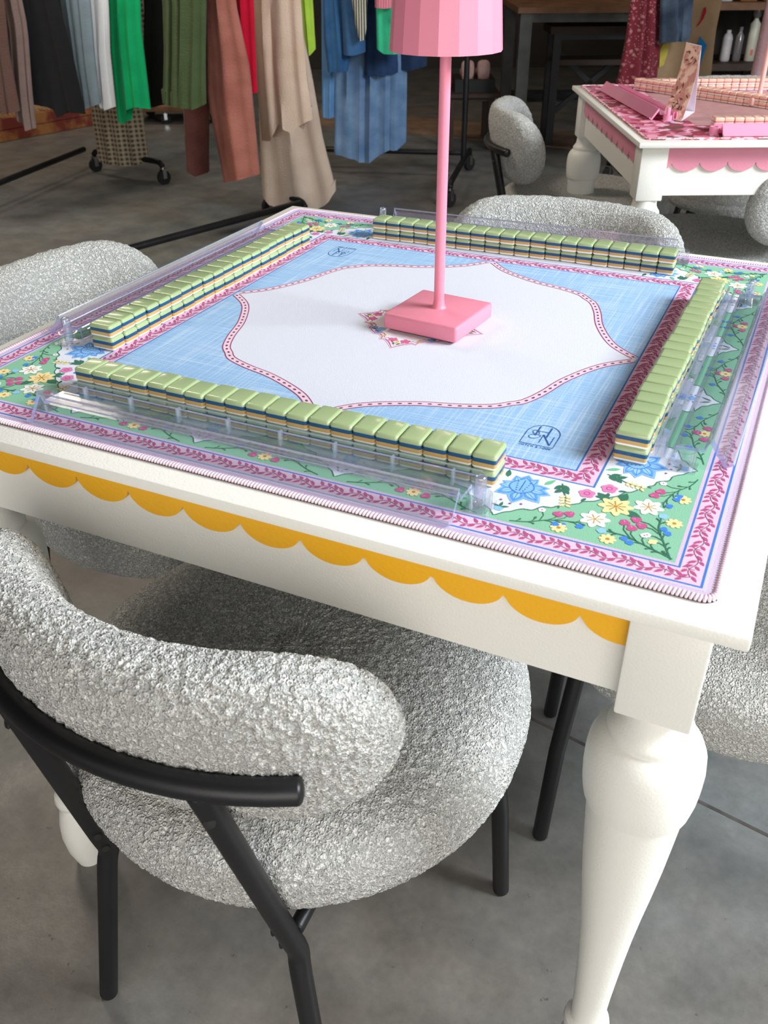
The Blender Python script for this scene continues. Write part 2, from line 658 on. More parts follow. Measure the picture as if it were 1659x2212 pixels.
def make_table(label, loc, rotz, m_trim, trim_label):
    t = thing('game_table', label, 'table', loc, rotz)
    bm = bmesh.new()
    add_box(bm, -0.412, 0.418, -0.419, 0.416, 0.7483, TZ, 0.0020, 2)
    obj('tabletop', bm, M_WHITE, t, smooth=35)
    lx, ly = 0.366, 0.358
    for sx in (-1, 1):
        for sy in (-1, 1):
            obj('leg', table_leg(sx * lx, sy * ly), M_WHITE, t, smooth=32)
    for a in range(4):
        M = Matrix.Rotation(a * PI / 2, 4, 'Z')
        half = (lx if a % 2 == 0 else ly) - 0.029
        off = (ly if a % 2 == 0 else lx) + 0.014
        bm = bmesh.new()
        add_box(bm, -half, half, -off, -off + 0.02, 0.637, 0.7500, 0.001, 1)
        bm.transform(M)
        obj('apron', bm, M_WHITE, t)
        bm = scallop_strip(-half - 0.0, half + 0.0, -off - 0.0002, 0.0622, 0.7484, 0.7130, 0.0215, 0.006)
        bm.transform(M)
        tag(obj('scallop_trim', bm, m_trim, t), trim_label)
    return t


make_table('white wooden game table with mustard yellow scalloped trim and turned legs', (0, 0, 0), 0, M_YELLOW, 'mustard yellow scalloped strip')
T2C, T2R = Vector((0.215, 1.722, 0)), math.radians(25.0)
make_table('white wooden game table with pink scalloped trim, behind the yellow trimmed one', T2C, T2R, M_PINKTRIM, 'pink scalloped strip')

# ---------------------------------------------------------------- the play mat and its print
MZ0, MZ = TZ, TZ + 0.0030
HALF, RC = 0.3925, 0.012


def rrect(h, r, n=8):
    out = []
    for k, (sx, sy) in enumerate(((1, -1), (1, 1), (-1, 1), (-1, -1))):
        for i in range(n + 1):
            a = -PI / 2 + k * PI / 2 + (PI / 2) * i / n
            out.append((sx * (h - r) + r * math.cos(a), sy * (h - r) + r * math.sin(a)))
    return out


class Print:
    """flat print: coloured shapes of ink laid on a sheet, in layers a few hundredths of a millimetre thick"""

    def __init__(self):
        self.v, self.f, self.c, self.m, self.i = [], [], [], [], 0

    def poly(self, pts, col, layer, mi=0):
        if len(pts) < 3:
            return
        a = sum(pts[i][0] * pts[(i + 1) % len(pts)][1] - pts[(i + 1) % len(pts)][0] * pts[i][1] for i in range(len(pts)))
        if a < 0:
            pts = pts[::-1]
        b = len(self.v)
        self.i += 1
        z = layer * 0.00008 + (self.i % 30) * 0.0000024     # no two touching shapes lie in one plane
        self.v += [(p[0], p[1], z) for p in pts]
        self.f.append(tuple(range(b, b + len(pts))))
        self.c.append(s2l(col))
        self.m.append(mi)

    def stroke(self, pts, w, col, layer, closed=False, taper=False):
        n = len(pts)
        if n < 2:
            return
        L, R = [], []
        for i in range(n):
            a = pts[(i - 1) % n] if (closed or i > 0) else pts[i]
            b = pts[(i + 1) % n] if (closed or i < n - 1) else pts[i]
            dx, dy = b[0] - a[0], b[1] - a[1]
            l = math.hypot(dx, dy) or 1e-9
            k = w / 2 * (1 - 0.75 * i / (n - 1) if taper else 1)
            L.append((pts[i][0] - dy / l * k, pts[i][1] + dx / l * k))
            R.append((pts[i][0] + dy / l * k, pts[i][1] - dx / l * k))
        for i in range(n if closed else n - 1):
            j = (i + 1) % n
            self.poly([L[i], R[i], R[j], L[j]], col, layer)

    def build(self, name, mats, parent, z):
        me = bpy.data.meshes.new(name)
        me.from_pydata(self.v, [], self.f)
        for m in mats:
            me.materials.append(m)
        at = me.attributes.new('ink', 'FLOAT_COLOR', 'FACE')
        at.data.foreach_set('color', [x for c in self.c for x in c])
        me.polygons.foreach_set('material_index', self.m)
        o = bpy.data.objects.new(name, me)
        COL.objects.link(o)
        o.parent = parent
        o.location = (0, 0, z)
        return o


def circ(x, y, r, n=10, ry=None, a0=0.0):
    ry = ry or r
    ca, sa = math.cos(a0), math.sin(a0)
    out = []
    for k in range(n):
        px, py = r * math.cos(2 * PI * k / n), ry * math.sin(2 * PI * k / n)
        out.append((x + px * ca - py * sa, y + px * sa + py * ca))
    return out


def lens(x, y, ang, l, w, n=4):
    """leaf from (x, y) outwards along ang"""
    ca, sa = math.cos(ang), math.sin(ang)
    top, bot = [], []
    for i in range(n + 1):
        t = i / n
        h = w / 2 * math.sin(PI * t ** 0.8)
        top.append((x + l * t * ca - h * sa, y + l * t * sa + h * ca))
        bot.append((x + l * t * ca + h * sa, y + l * t * sa - h * ca))
    return top + bot[-2:0:-1]


def flower(x, y, r, petals, depth=0.45, a0=0.0, n=6, pointed=False):
    out = []
    for k in range(petals * n):
        t = 2 * PI * k / (petals * n)
        c = abs(math.cos(petals * t / 2))
        rr = r * (1 - depth + depth * (c ** (1.6 if pointed else 0.6)))
        out.append((x + rr * math.cos(t + a0), y + rr * math.sin(t + a0)))
    return out


C_PINK, C_LILAC, C_MAG, C_BLUE = (230, 196, 218), (214, 192, 218), (190, 84, 138), (70, 126, 204)
C_GREEN, C_DKG, C_WHITE, C_CREAM = (140, 196, 164), (62, 118, 96), (221, 224, 236), (250, 224, 164)
C_SKY, C_MAROON, C_DOT, C_ROSE = (122, 178, 236), (154, 76, 116), (104, 72, 92), (198, 92, 142)
A_, B_, C_, D_ = 0.2572, 0.2769, 0.3612, 0.3788


def frame(P, r0, r1, col, layer, mi=0):
    c = [(1, -1), (1, 1), (-1, 1), (-1, -1)]
    for k in range(4):
        a, b = c[k], c[(k + 1) % 4]
        P.poly([(a[0] * r0, a[1] * r0), (a[0] * r1, a[1] * r1), (b[0] * r1, b[1] * r1), (b[0] * r0, b[1] * r0)], col, layer, mi)


def rot4(pts, k):
    for _ in range(k):
        pts = [(-y, x) for x, y in pts]
    return pts


class Q:
    """draws into one of the four turned quarters of the mat, mirrored about the diagonal when asked"""

    def __init__(self, P, k, mirror=False):
        self.P, self.k, self.m = P, k, mirror

    def t(self, pts):
        if self.m:
            pts = [(-y, -x) for x, y in pts]
        return rot4(pts, self.k)

    def poly(self, pts, col, layer):
        self.P.poly(self.t(pts), col, layer)

    def stroke(self, pts, w, col, layer, **kw):
        self.P.stroke(self.t(pts), w, col, layer, **kw)


def border_band(P, r0, r1, unit):
    """pink band between half sizes r0 and r1: scrolling vine with magenta leaves between two blue lines"""
    frame(P, r0, r1, C_PINK, 2)
    frame(P, r0 - 0.0012, r0 + 0.0004, C_BLUE, 3)
    frame(P, r1 - 0.0006, r1 + 0.0012, C_BLUE, 3)
    mid, hw = (r0 + r1) / 2, (r1 - r0) / 2
    for k in range(4):
        q = Q(P, k)
        n = int(round(2 * mid / unit))
        u = 2 * mid / n
        for i in range(n):
            x0 = -mid + i * u
            y0 = -mid
            st = [(x0 + u * t, y0 + hw * 0.30 * math.sin(2 * PI * t)) for t in (0, .125, .25, .375, .5, .625, .75, .875, 1)]
            q.stroke(st, 0.0007, C_MAROON, 4)
            for t, s, ang, l in ((.05, 1, 50, .8), (.30, 1, 34, .62), (.55, 1, 52, .9), (.78, 1, 50, .86), (.02, -1, 36, .74), (.28, -1, 44, .86), (.52, -1, 36, .62), (.78, -1, 36, .58)):
                px, py = x0 + u * t, y0 + hw * 0.30 * math.sin(2 * PI * t)
                q.poly(lens(px + 0.0008, py + s * 0.0010, s * math.radians(180 - ang), hw * l * 1.15, hw * 0.36, 3), C_MAG, 5)
            cx = x0 + u * 0.5
            curl = [(cx + hw * 0.5 * math.cos(a), y0 + hw * 0.55 * math.sin(a)) for a in [math.radians(x) for x in (200, 160, 120, 80, 40)]]
            q.stroke(curl, 0.0006, C_MAROON, 4)


def spray(q, stem, side, w, kinds, layer=5):
    """vine along stem with tiny side twigs ending in buds"""
    S = smooth_path(stem, 5)
    S = [(p[0], p[1]) for p in S]
    q.stroke(S, w, C_DKG, layer)
    for t, s, l, ang, kind in kinds:
        i = min(int(t * (len(S) - 1)), len(S) - 2)
        dx, dy = S[i + 1][0] - S[i][0], S[i + 1][1] - S[i][1]
        a = math.atan2(dy, dx) + s * math.radians(ang)
        x, y = S[i]
        mid = (x + l * 0.55 * math.cos(a - s * 0.25), y + l * 0.55 * math.sin(a - s * 0.25))
        e = (x + l * math.cos(a), y + l * math.sin(a))
        q.stroke([(x, y), mid, e], w * 0.75, C_DKG, layer)
        if kind == 'leaf':
            q.poly(lens(mid[0], mid[1], a, l * 0.6, l * 0.24), C_DKG, layer + 1)
        elif kind == 'pink':
            q.poly(flower(e[0], e[1], 0.0046, 3, 0.25, a, 4), C_ROSE, layer + 1)
            q.poly(lens(e[0], e[1], a, 0.004, 0.0014), (226, 130, 176), layer + 2)
        elif kind == 'blue':
            q.poly(flower(e[0], e[1], 0.0034, 3, 0.25, a, 4), (72, 136, 226), layer + 1)
        elif kind == 'sky':
            q.poly(flower(e[0], e[1], 0.0042, 5, 0.4, a, 3), (150, 200, 240), layer + 1)
        elif kind == 'white':
            q.poly(flower(e[0], e[1], 0.0034, 5, 0.4, a, 3), (240, 232, 236), layer + 1)
            q.poly(circ(e[0], e[1], 0.0008, 6), C_ROSE, layer + 2)
        elif kind == 'cream':
            q.poly(flower(e[0], e[1], 0.0036, 3, 0.4, a, 4), C_CREAM, layer + 1)


def bloom(q, x, y, r, col, eye, layer=6, petals=7, a0=0.2):
    dk = tuple(int(c * 0.9) for c in col)
    q.poly(flower(x, y, r, petals, 0.34, a0, 6, True), col, layer)
    for k in range(petals):
        a = a0 + 2 * PI * k / petals + 0.1
        q.stroke([(x + 0.15 * r * math.cos(a), y + 0.15 * r * math.sin(a)), (x + 0.55 * r * math.cos(a), y + 0.55 * r * math.sin(a))], r * 0.075, eye, layer + 1)
    q.poly(circ(x, y, r * 0.13, 6), eye, layer + 1)


def corner_art(P, k):
    for mir in (False, True):
        q = Q(P, k, mir)
        spray(q, [(0.229, -0.354), (0.242, -0.350), (0.256, -0.341), (0.268, -0.337), (0.281, -0.334)], 1, 0.0010,
              [(.12, 1, .006, 50, 'leaf'), (.25, -1, .006, 40, 'leaf'), (.45, -1, .010, 40, 'blue'), (.3, 1, .008, 50, 'leaf'), (.5, 1, .013, 40, 'pink'), (.62, 1, .016, 40, 'pink'),
               (.42, 1, .016, 65, 'white'), (.62, -1, .009, 45, 'blue'), (.8, -1, .011, 30, 'blue'), (.9, 1, .008, 50, 'leaf'), (.97, -1, .006, 40, 'leaf')])
        q.poly(flower(0.267, -0.348, 0.0068, 8, 0.3, 0.1, 4), C_CREAM, 6)
        q.poly(circ(0.267, -0.348, 0.0018, 6), (190, 140, 60), 7)
        spray(q, [(0.3545, -0.3535), (0.342, -0.348), (0.330, -0.343), (0.318, -0.338), (0.303, -0.337)], 1, 0.0013,
              [(.12, -1, .007, 40, 'leaf'), (.2, 1, .006, 40, 'leaf'), (.3, -1, .010, 50, 'cream'), (.34, 1, .006, 40, 'leaf'), (.5, 1, .009, 40, 'blue'), (.45, -1, .013, 55, 'white'),
               (.62, 1, .009, 30, 'blue'), (.62, -1, .017, 42, 'pink'), (.72, -1, .021, 50, 'pink'), (.85, 1, .006, 40, 'leaf'), (.9, -1, .006, 40, 'leaf'), (.99, 1, .007, 10, 'sky')])
        q.poly(flower(0.305, -0.3475, 0.0068, 8, 0.3, 0.1, 4), C_CREAM, 6)
        q.poly(circ(0.305, -0.3475, 0.0018, 6), (190, 140, 60), 7)
        bloom(q, 0.2895, -0.3245, 0.0125, (246, 244, 240), (196, 154, 70))
        # white field: blue lotus, yellow berry sprig, pink flower
        bx, by = 0.2225, -0.3030
        S = (138, 188, 240)
        for a, l, w in ((-90, .026, .017), (-140, .024, .016), (-40, .027, .017), (-175, .019, .014), (-5, .026, .016), (120, .020, .013), (62, .021, .013), (90, .022, .016), (20, .024, .013), (165, .019, .011)):
            q.poly(lens(bx, by, math.radians(a), l, w, 6), S, 5)
            q.poly(lens(bx + 0.006 * math.cos(math.radians(a)), by + 0.006 * math.sin(math.radians(a)), math.radians(a), l * 0.66, w * 0.62, 6), (96, 158, 230), 6)
            q.poly(lens(bx + 0.008 * math.cos(math.radians(a)), by + 0.008 * math.sin(math.radians(a)), math.radians(a), l * 0.46, w * 0.34, 6), (160, 204, 246), 6.5)
            q.stroke([(bx + r_ * math.cos(math.radians(a)), by + r_ * math.sin(math.radians(a))) for r_ in (0.009, l * 0.8)], 0.0006, (64, 124, 206), 6.8)
        q.poly([(p[0], p[1]) for p in lens(bx, by - 0.010, math.radians(90), .026, .021, 7)], S, 7)
        q.stroke(lens(bx, by - 0.010, math.radians(90), .026, .021, 7), 0.0010, (70, 130, 210), 8, closed=True)
        q.stroke([(bx, by - 0.006), (bx, by + 0.012)], 0.0008, (50, 110, 190), 8)
        for j in range(5):
            for s in (-1, 1):
                q.poly(circ(bx + s * (0.003 + 0.0006 * j), by - 0.005 + 0.0034 * j, 0.0008, 6), (50, 110, 190), 8)
        for s in (-1, 0, 1):
            q.poly(circ(bx + 0.0085 * s - 0.001, by - 0.0275 + abs(s) * 0.003, 0.0012, 6), C_MAROON, 6)
        q.poly(lens(bx - 0.016, by + 0.012, math.radians(100), .013, .005), C_DKG, 4)
        q.poly(lens(bx + 0.016, by + 0.012, math.radians(60), .014, .005), (120, 190, 150), 4)
        q.poly(flower(0.2155, -0.3405, 0.0042, 5, 0.4, 0.3, 3), (140, 190, 240), 6)
        for a in (20, 160, 90):
            q.poly(lens(0.2155, -0.338, math.radians(a), .008, .0026), C_DKG, 6)
        spray(q, [(0.252, -0.2825), (0.2545, -0.292), (0.259, -0.300), (0.2615, -0.309), (0.2585, -0.318)], 1, 0.0011, [(.97, 1, .004, 30, 'leaf'), (.97, -1, .004, 30, 'leaf')])
        for t, s, a in ((.08, 1, 40), (.1, -1, 40), (.25, 1, 35), (.28, -1, 40)):
            q.poly(lens(0.252 + 0.010 * t, -0.2825 - 0.030 * t, math.radians(-80 + s * a), .010, .0052), C_DKG, 6)
        for j in range(4):
            for s in (-1, 1):
                px, py = 0.2595 + 0.0010 * j, -0.3005 - 0.0042 * j
                q.poly(lens(px, py, math.radians(-80 + s * 52), .0062, .0036), (224, 208, 140), 6)
                q.poly(lens(px + 0.0006 * s, py - 0.0005, math.radians(-80 + s * 52), .0046, .0022), (246, 238, 200), 7)
        q.poly(flower(0.2745, -0.2895, 0.0072, 5, 0.34, 0.5, 5), (222, 132, 182), 6)
        q.stroke(circ(0.2745, -0.2895, 0.0024, 8), 0.0008, (190, 80, 140), 7, closed=True)
        q.poly(lens(0.2755, -0.297, math.radians(-110), .007, .003), C_DKG, 6)
        q.poly(lens(0.2815, -0.290, math.radians(-20), .006, .0026), C_DKG, 6)
    q = Q(P, k)
    for a in (-160, 45, -45 - 60, 20):
        pass
    for a in (140 - 360, 80, -22):
        q.poly(lens(0.3005 + 0.009 * math.cos(math.radians(a)), -0.2995 + 0.009 * math.sin(math.radians(a)), math.radians(a), .015, .0085), C_DKG, 6)
    bloom(q, 0.3005, -0.2995, 0.0145, C_CREAM, (186, 140, 60), 7, 8)


def side_depth(s):
    """how far out the white field reaches, at s along a side"""
    if abs(s) > 0.226:
        pts = [(0.226, .3415), (0.2265, .3395), (0.233, .3335), (0.241, .3325), (0.245, .3260), (0.2465, .3235), (0.254, .3222), (0.261, .3140), (0.268, .3105), (0.273, .3065), (0.2745, .3025), (0.283, .2985), (0.290, .2900)]
        s = abs(s)
        for a, b in zip(pts[:-1], pts[1:]):
            if a[0] <= s <= b[0]:
                return a[1] + (b[1] - a[1]) * (s - a[0]) / (b[0] - a[0])
        return .2900
    d = min(abs(s - c) for c in (-0.215, -0.072, 0.072, 0.215))
    pts = [(0, .352), (.006, .344), (.012, .3405), (.0135, .336), (.022, .333), (.030, .330), (.033, .322), (.045, .320), (.058, .310), (.0715, .304)]
    for a, b in zip(pts[:-1], pts[1:]):
        if a[0] <= d <= b[0]:
            return a[1] + (b[1] - a[1]) * (d - a[0]) / (b[0] - a[0])
    return .304


def build_print(parent):
    P = Print()
    P.poly(rrect(HALF - 0.004, RC - 0.003), C_LILAC, 1)
    frame(P, B_, C_, C_GREEN, 1.5)
    frame(P, 0.3570, C_, C_LILAC, 1.8)
    frame(P, D_, D_ + 0.004, (216, 204, 232), 2)
    # linen-blue square
    P.poly([(A_, -A_), (A_, A_), (-A_, A_), (-A_, -A_)], (150, 190, 230), 2, 1)
    # big white centre with its beaded pink edge
    half = [(.257, 0.0), (.222, .030), (.196, .078), (.182, .122), (.170, .150), (.158, .164), (.146, .176), (.120, .187), (.080, .199), (.032, .224), (0.0, .257)]
    edge = []
    for k in range(4):
        S = smooth_path(half, 8)
        edge += rot4([(p[0], p[1]) for p in S[1:-1]], k)
    P.poly(edge, C_WHITE, 3)
    for k in range(4):
        S = [(p[0], p[1]) for p in smooth_path(half, 10)]
        S = S[2:-2]
        S = rot4(S, k)
        P.stroke(S, 0.0088, (240, 206, 222), 4)
        for off in (-0.0042, 0.0042):
            O = []
            for i in range(len(S)):
                a, b = S[max(i - 1, 0)], S[min(i + 1, len(S) - 1)]
                dx, dy = b[0] - a[0], b[1] - a[1]
                l = math.hypot(dx, dy)
                O.append((S[i][0] - dy / l * off, S[i][1] + dx / l * off))
            P.stroke(O, 0.0012, C_MAROON, 5)
        L = 0.0
        nxt = 0.003
        for a, b in zip(S[:-1], S[1:]):
            l = math.hypot(b[0] - a[0], b[1] - a[1])
            while nxt <= L + l:
                t = (nxt - L) / l
                P.poly(circ(a[0] + (b[0] - a[0]) * t, a[1] + (b[1] - a[1]) * t, 0.0024, 8, 0.0014, math.atan2(b[1] - a[1], b[0] - a[0])), C_DOT, 5)
                nxt += 0.0098
            L += l
    # medallion under the lamp
    md = [(.0785, 0), (.066, .0085), (.0585, .0165), (.0600, .0215), (.0530, .0225), (.0475, .0280), (.0480, .0345), (.0415, .0415)]
    md = md + [(y, x) for x, y in md[::-1]][1:]
    ring = []
    for k in range(4):
        ring += rot4(md[:-1], k)
    P.poly(ring, (244, 240, 246), 5)
    P.stroke(ring, 0.0050, (238, 200, 220), 6, closed=True)
    P.stroke(ring, 0.0011, C_MAROON, 7, closed=True)
    inner = [(x * 0.915, y * 0.915) for x, y in ring]
    P.stroke(inner, 0.0009, C_MAROON, 7, closed=True)
    for k in range(4):
        q = Q(P, k)
        for mir in (False, True):
            q.m = mir
            q.poly(flower(0.0570, -0.0075, 0.0062, 5, 0.35, 0.3, 4), (214, 108, 150), 7)
            q.poly(lens(0.0635, -0.004, math.radians(20), .007, .003), C_DKG, 7)
            q.poly(lens(0.047, -0.020, math.radians(-30), .009, .0042), (214, 190, 110), 7)
            q.poly(lens(0.040, -0.028, math.radians(-60), .012, .007), (130, 174, 232), 7)
            q.poly(lens(0.031, -0.034, math.radians(-50), .011, .005), (60, 120, 100), 7)
            q.poly(lens(0.028, -0.030, math.radians(-35), .014, .010), (150, 190, 240), 7)
            q.poly(circ(0.0445, -0.0335, 0.0012, 6), C_MAROON, 7)
        q.poly(lens(0.0575, 0, 0, .010, .004), (222, 186, 96), 8)
    # outer field
    for k in range(4):
        q = Q(P, k)
        ss = sorted(set([-0.29 + 0.58 * i / 300 for i in range(301)]))
        for a, b in zip(ss[:-1], ss[1:]):
            da, db = side_depth(a), side_depth(b)
            q.poly([(a, -B_), (a, -da), (b, -db), (b, -B_)], (228, 231, 242), 2)
        q.stroke([(s, -side_depth(s)) for s in ss], 0.0011, C_DKG, 4)
        # vines of the sides and small tulips in the white points
        for c in (-0.1435, 0.0, 0.1435):
            for s in (-1, 1):
                st = [(c + s * 0.058, -0.3545), (c + s * 0.044, -0.350), (c + s * 0.028, -0.342), (c + s * 0.014, -0.338), (c + s * 0.004, -0.334)]
                spray(q, st, 1, 0.0010, [(.15, 1, .006, 45, 'leaf'), (.25, -1, .006, 45, 'leaf'), (.4, -s, .008, 40, 'blue'), (.5, s, .009, 45, 'leaf'), (.6, s, .013, 50, 'pink'), (.75, -s, .009, 40, 'blue'), (.85, s, .010, 45, 'pink'), (.95, -s, .006, 40, 'leaf')])
            q.poly(flower(c, -0.3465, 0.0066, 8, 0.3, 0.1, 4), C_CREAM, 6)
            q.poly(circ(c, -0.3465, 0.0018, 6), (190, 140, 60), 7)
        for c in (-0.072, 0.072):
            for s in (-1, 1):
                q.poly(lens(c + s * 0.001, -0.3425, math.radians(90 - s * 28), .012, .0022), C_DKG, 5)
            for a, l in ((90, .017), (62, .015), (118, .015)):
                q.poly(lens(c, -0.3275, math.radians(a), l, .007), (140, 186, 238), 5)
            for i, (dx, dy) in enumerate(((-.008, -.326), (.008, -.326), (-.013, -.320), (.013, -.320), (-.018, -.313), (.018, -.313))):
                q.poly(circ(c + dx, dy, 0.0010, 6), C_MAROON, 5)
        corner_art(P, k)
    border_band(P, C_, D_, 0.0270)
    border_band(P, A_, B_, 0.0270)
    # the two crests with lettering
    for k in (0, 2):
        q = Q(P, k)
        cx, y0, w = 0.2120, -0.2275, 0.0154
        ink = (46, 92, 156)
        arch = [(cx - w, y0), (cx - w, y0 + 0.023)]
        for i in range(1, 12):
            a = PI - PI * i / 12
            arch.append((cx + w * math.cos(a), y0 + 0.023 + 0.017 * math.sin(a)))
        arch += [(cx + w, y0 + 0.023), (cx + w, y0)]
        q.stroke(arch, 0.0008, ink, 6, closed=True)
        for a, b, wd in (((-.0060, .0175), (-.0060, .0365), .0012), ((.0048, .0165), (.0048, .0365), .0014), ((-.0060, .0268), (.0048, .0268), .0007),
                         ((.0010, .0050), (.0010, .0215), .0007), ((.0010, .0215), (.0112, .0035), .0013), ((.0112, .0035), (.0112, .0205), .0007)):
            q.stroke([(cx + a[0], y0 + a[1]), (cx + b[0], y0 + b[1])], wd, ink, 7)
        amp = [(-.0030, .0210), (-.0052, .0262), (-.0088, .0272), (-.0102, .0245), (-.0085, .0212), (-.0060, .0192), (-.0096, .0178), (-.0110, .0140), (-.0088, .0112), (-.0050, .0118), (-.0020, .0150), (-.0012, .0185), (-.0040, .0195), (-.0075, .0190)]
        q.stroke([(cx + p[0], y0 + p[1]) for p in smooth_path(amp, 4)], 0.0007, ink, 7)
        GLY = {'N': [[(0, 0), (0, 1), (.8, 0), (.8, 1)]], 'O': [[(.4 + .42 * math.cos(t * PI / 6), .5 + .5 * math.sin(t * PI / 6)) for t in range(13)]],
               'T': [[(0, 1), (.8, 1)], [(.4, 1), (.4, 0)]], 'C': [[(.4 + .42 * math.cos(t * PI / 6), .5 + .5 * math.sin(t * PI / 6)) for t in range(2, 11)]],
               'H': [[(0, 0), (0, 1)], [(.8, 0), (.8, 1)], [(0, .5), (.8, .5)]], 'K': [[(0, 0), (0, 1)], [(.8, 1), (0, .45), (.8, 0)]],
               '&': [[(.9, 0), (.2, .75), (.3, 1), (.5, 1), (.55, .8), (.1, .35), (.15, .05), (.45, 0), (.85, .5)]], ' ': []}
        x = cx - w + 0.0008
        for chx in 'NOTCH & NOOK':
            for st in GLY[chx]:
                q.stroke([(x + p[0] * 0.0021, y0 - 0.0046 + p[1] * 0.0028) for p in st], 0.0006, ink, 6)
            x += 0.0016 if chx == ' ' else 0.00272
    return P.build('printed_pattern', [vcol_material('mat_print'), vcol_material('mat_print_linen', weave=True)], parent, MZ + 0.00005)


def make_playmat():
    o = thing('play_mat', 'large square play mat printed with pink borders, green floral corners and a pale centre', 'mat', (0, 0, TZ))
    out = rrect(HALF, RC)
    bm = bmesh.new()
    ring_sweep(bm, [[(x, y, 0.0002) for x, y in out], [(x, y, 0.0016) for x, y in out]])
    obj('rubber_backing', bm, M_RUBBER, o)
    out2 = rrect(HALF - 0.0025, RC - 0.002)
    bm = bmesh.new()
    ring_sweep(bm, [[(x, y, 0.0016) for x, y in out2], [(x, y, 0.0030) for x, y in out2]])
    obj('cloth_top', bm, material('mat_cloth', (218, 194, 220), 0.9, vary=(40, (212, 188, 214))), o)
    pr = build_print(o)
    pr.location = (0, 0, 0.00305)
    tag(pr, 'printed floral pattern with pink scroll borders and blue linen square')
    # overlocked edge: one slanting thread loop after another
    bm = bmesh.new()
    path = rrect(HALF - 0.0015, RC - 0.001, 10)
    n = len(path)
    acc, pitch = 0.0, 0.0031
    for i in range(n):
        a, b = Vector((*path[i], 0)), Vector((*path[(i + 1) % n], 0))
        l = (b - a).length
        d = (b - a) / max(l, 1e-9)
        s = Vector((d.y, -d.x, 0))
        while acc < l:
            p = a + d * acc
            t = bmesh.new()
            add_tube(t, [p + s * 0.0014 + Vector((0, 0, 0.0012)), p + s * 0.0010 + Vector((0, 0, 0.0027)), p - s * 0.0014 + d * 0.0006 + Vector((0, 0, 0.0035)), p - s * 0.0036 + d * 0.0010 + Vector((0, 0, 0.0032))],
                     [0.0012, 0.0015, 0.0015, 0.0010], 6, False)
            merge(bm, t, 0)
            acc += pitch
        acc -= l
    e = obj('stitched_edge', bm, material('pink_thread', (244, 220, 232), 0.8, vary=(60, (238, 210, 226))), o, smooth='all')
    tag(e, 'pink overlock stitching around the rim', kind='stuff')
    return o


make_playmat()

# ---------------------------------------------------------------- tile walls and racks
TW, TD, TH = 0.0220, 0.0300, 0.0146
MATTOP = TZ + 0.0036


def tile_layer(z0, z1, top=False, bottom=False):
    """one colour layer of a tile with rounded upright edges (and rounded upper or lower rim)"""
    def outline(ins, r):
        hx, hy = TW / 2 - 0.0003 - ins, TD / 2 - 0.0003 - ins
        pts = []
        for k, (sx, sy) in enumerate(((1, -1), (1, 1), (-1, 1), (-1, -1))):
            for i in range(4):
                a = -PI / 2 + k * PI / 2 + (PI / 2) * i / 3
                pts.append((sx * (hx - r) + r * math.cos(a), sy * (hy - r) + r * math.sin(a)))
        return pts
    R, r = 0.0030, 0.0026
    rings = []
    if bottom:
        for a in (0, 30, 60):
            ins = R * 0.8 * (1 - math.sin(math.radians(a)))
            rings.append([(x, y, z0 + R * 0.8 * (1 - math.cos(math.radians(a)))) for x, y in outline(ins, max(r - ins * 0.5, 0.0006))])
    rings.append([(x, y, z0 + (R * 0.8 if bottom else 0)) for x, y in outline(0, r)])
    rings.append([(x, y, z1 - (R if top else 0)) for x, y in outline(0, r)])
    if top:
        for a in (25, 50, 72, 90):
            ins = R * (1 - math.cos(math.radians(a)))
            rings.append([(x, y, z1 - R + R * math.sin(math.radians(a))) for x, y in outline(ins, max(r - ins * 0.5, 0.0006))])
    bm = bmesh.new()
    ring_sweep(bm, rings)
    return bm


def make_tile():
    root = obj('mahjong_tile', tile_layer(0.0104, TH, top=True), M_TGREEN, smooth=30)
    tag(obj('navy_layer', tile_layer(0.0066, 0.0104), M_TNAVY, root, smooth=30), 'navy blue layer')
    tag(obj('gold_layer', tile_layer(0.0030, 0.0066), M_TGOLD, root, smooth=30), 'golden layer')
    tag(obj('white_face', tile_layer(0.0, 0.0030, bottom=True), M_TWHITE, root, smooth=30), 'white face layer')
    return root


def make_pink_tile():
    root = obj('mahjong_tile', tile_layer(0.0072, TH, top=True), M_PEACH, smooth=30)
    tag(obj('rose_layer', tile_layer(0.0040, 0.0072), M_ROSE, root, smooth=30), 'rose layer')
    tag(obj('white_face', tile_layer(0.0, 0.0040, bottom=True), M_TWHITE, root, smooth=30), 'white face layer')
    return root


rt = random.Random(3)


def wall_of_tiles(origin, ang, proto, where, words, group, base_z, n=20, skip_bottom=()):
    """19 stacks of two; local +x runs along the wall, local +y is outwards (towards the rack)"""
    M = Matrix.Translation((origin[0], origin[1], 0)) @ Matrix.Rotation(ang, 4, 'Z')
    for lev in (0, 1):
        for i in range(n):
            o = copy_tree(proto)
            jx, jy = rt.uniform(-.0001, .0001), rt.uniform(-.0007, .0007) + (0.0007 * math.sin(i * 1.3 + lev * 2 + origin[0] * 9))
            p = M @ Vector(((i + 0.5) * TW + jx, TD / 2 + jy, 0))
            o.location = (p.x, p.y, base_z + lev * (TH + 0.0001))
            o.rotation_euler = (0, 0, ang)
            tag(o, '%s tile, %s from %s, %s row, %s' % (words, ORD[i], where[1], ('lower', 'upper')[lev], where[0]), 'tile', group)


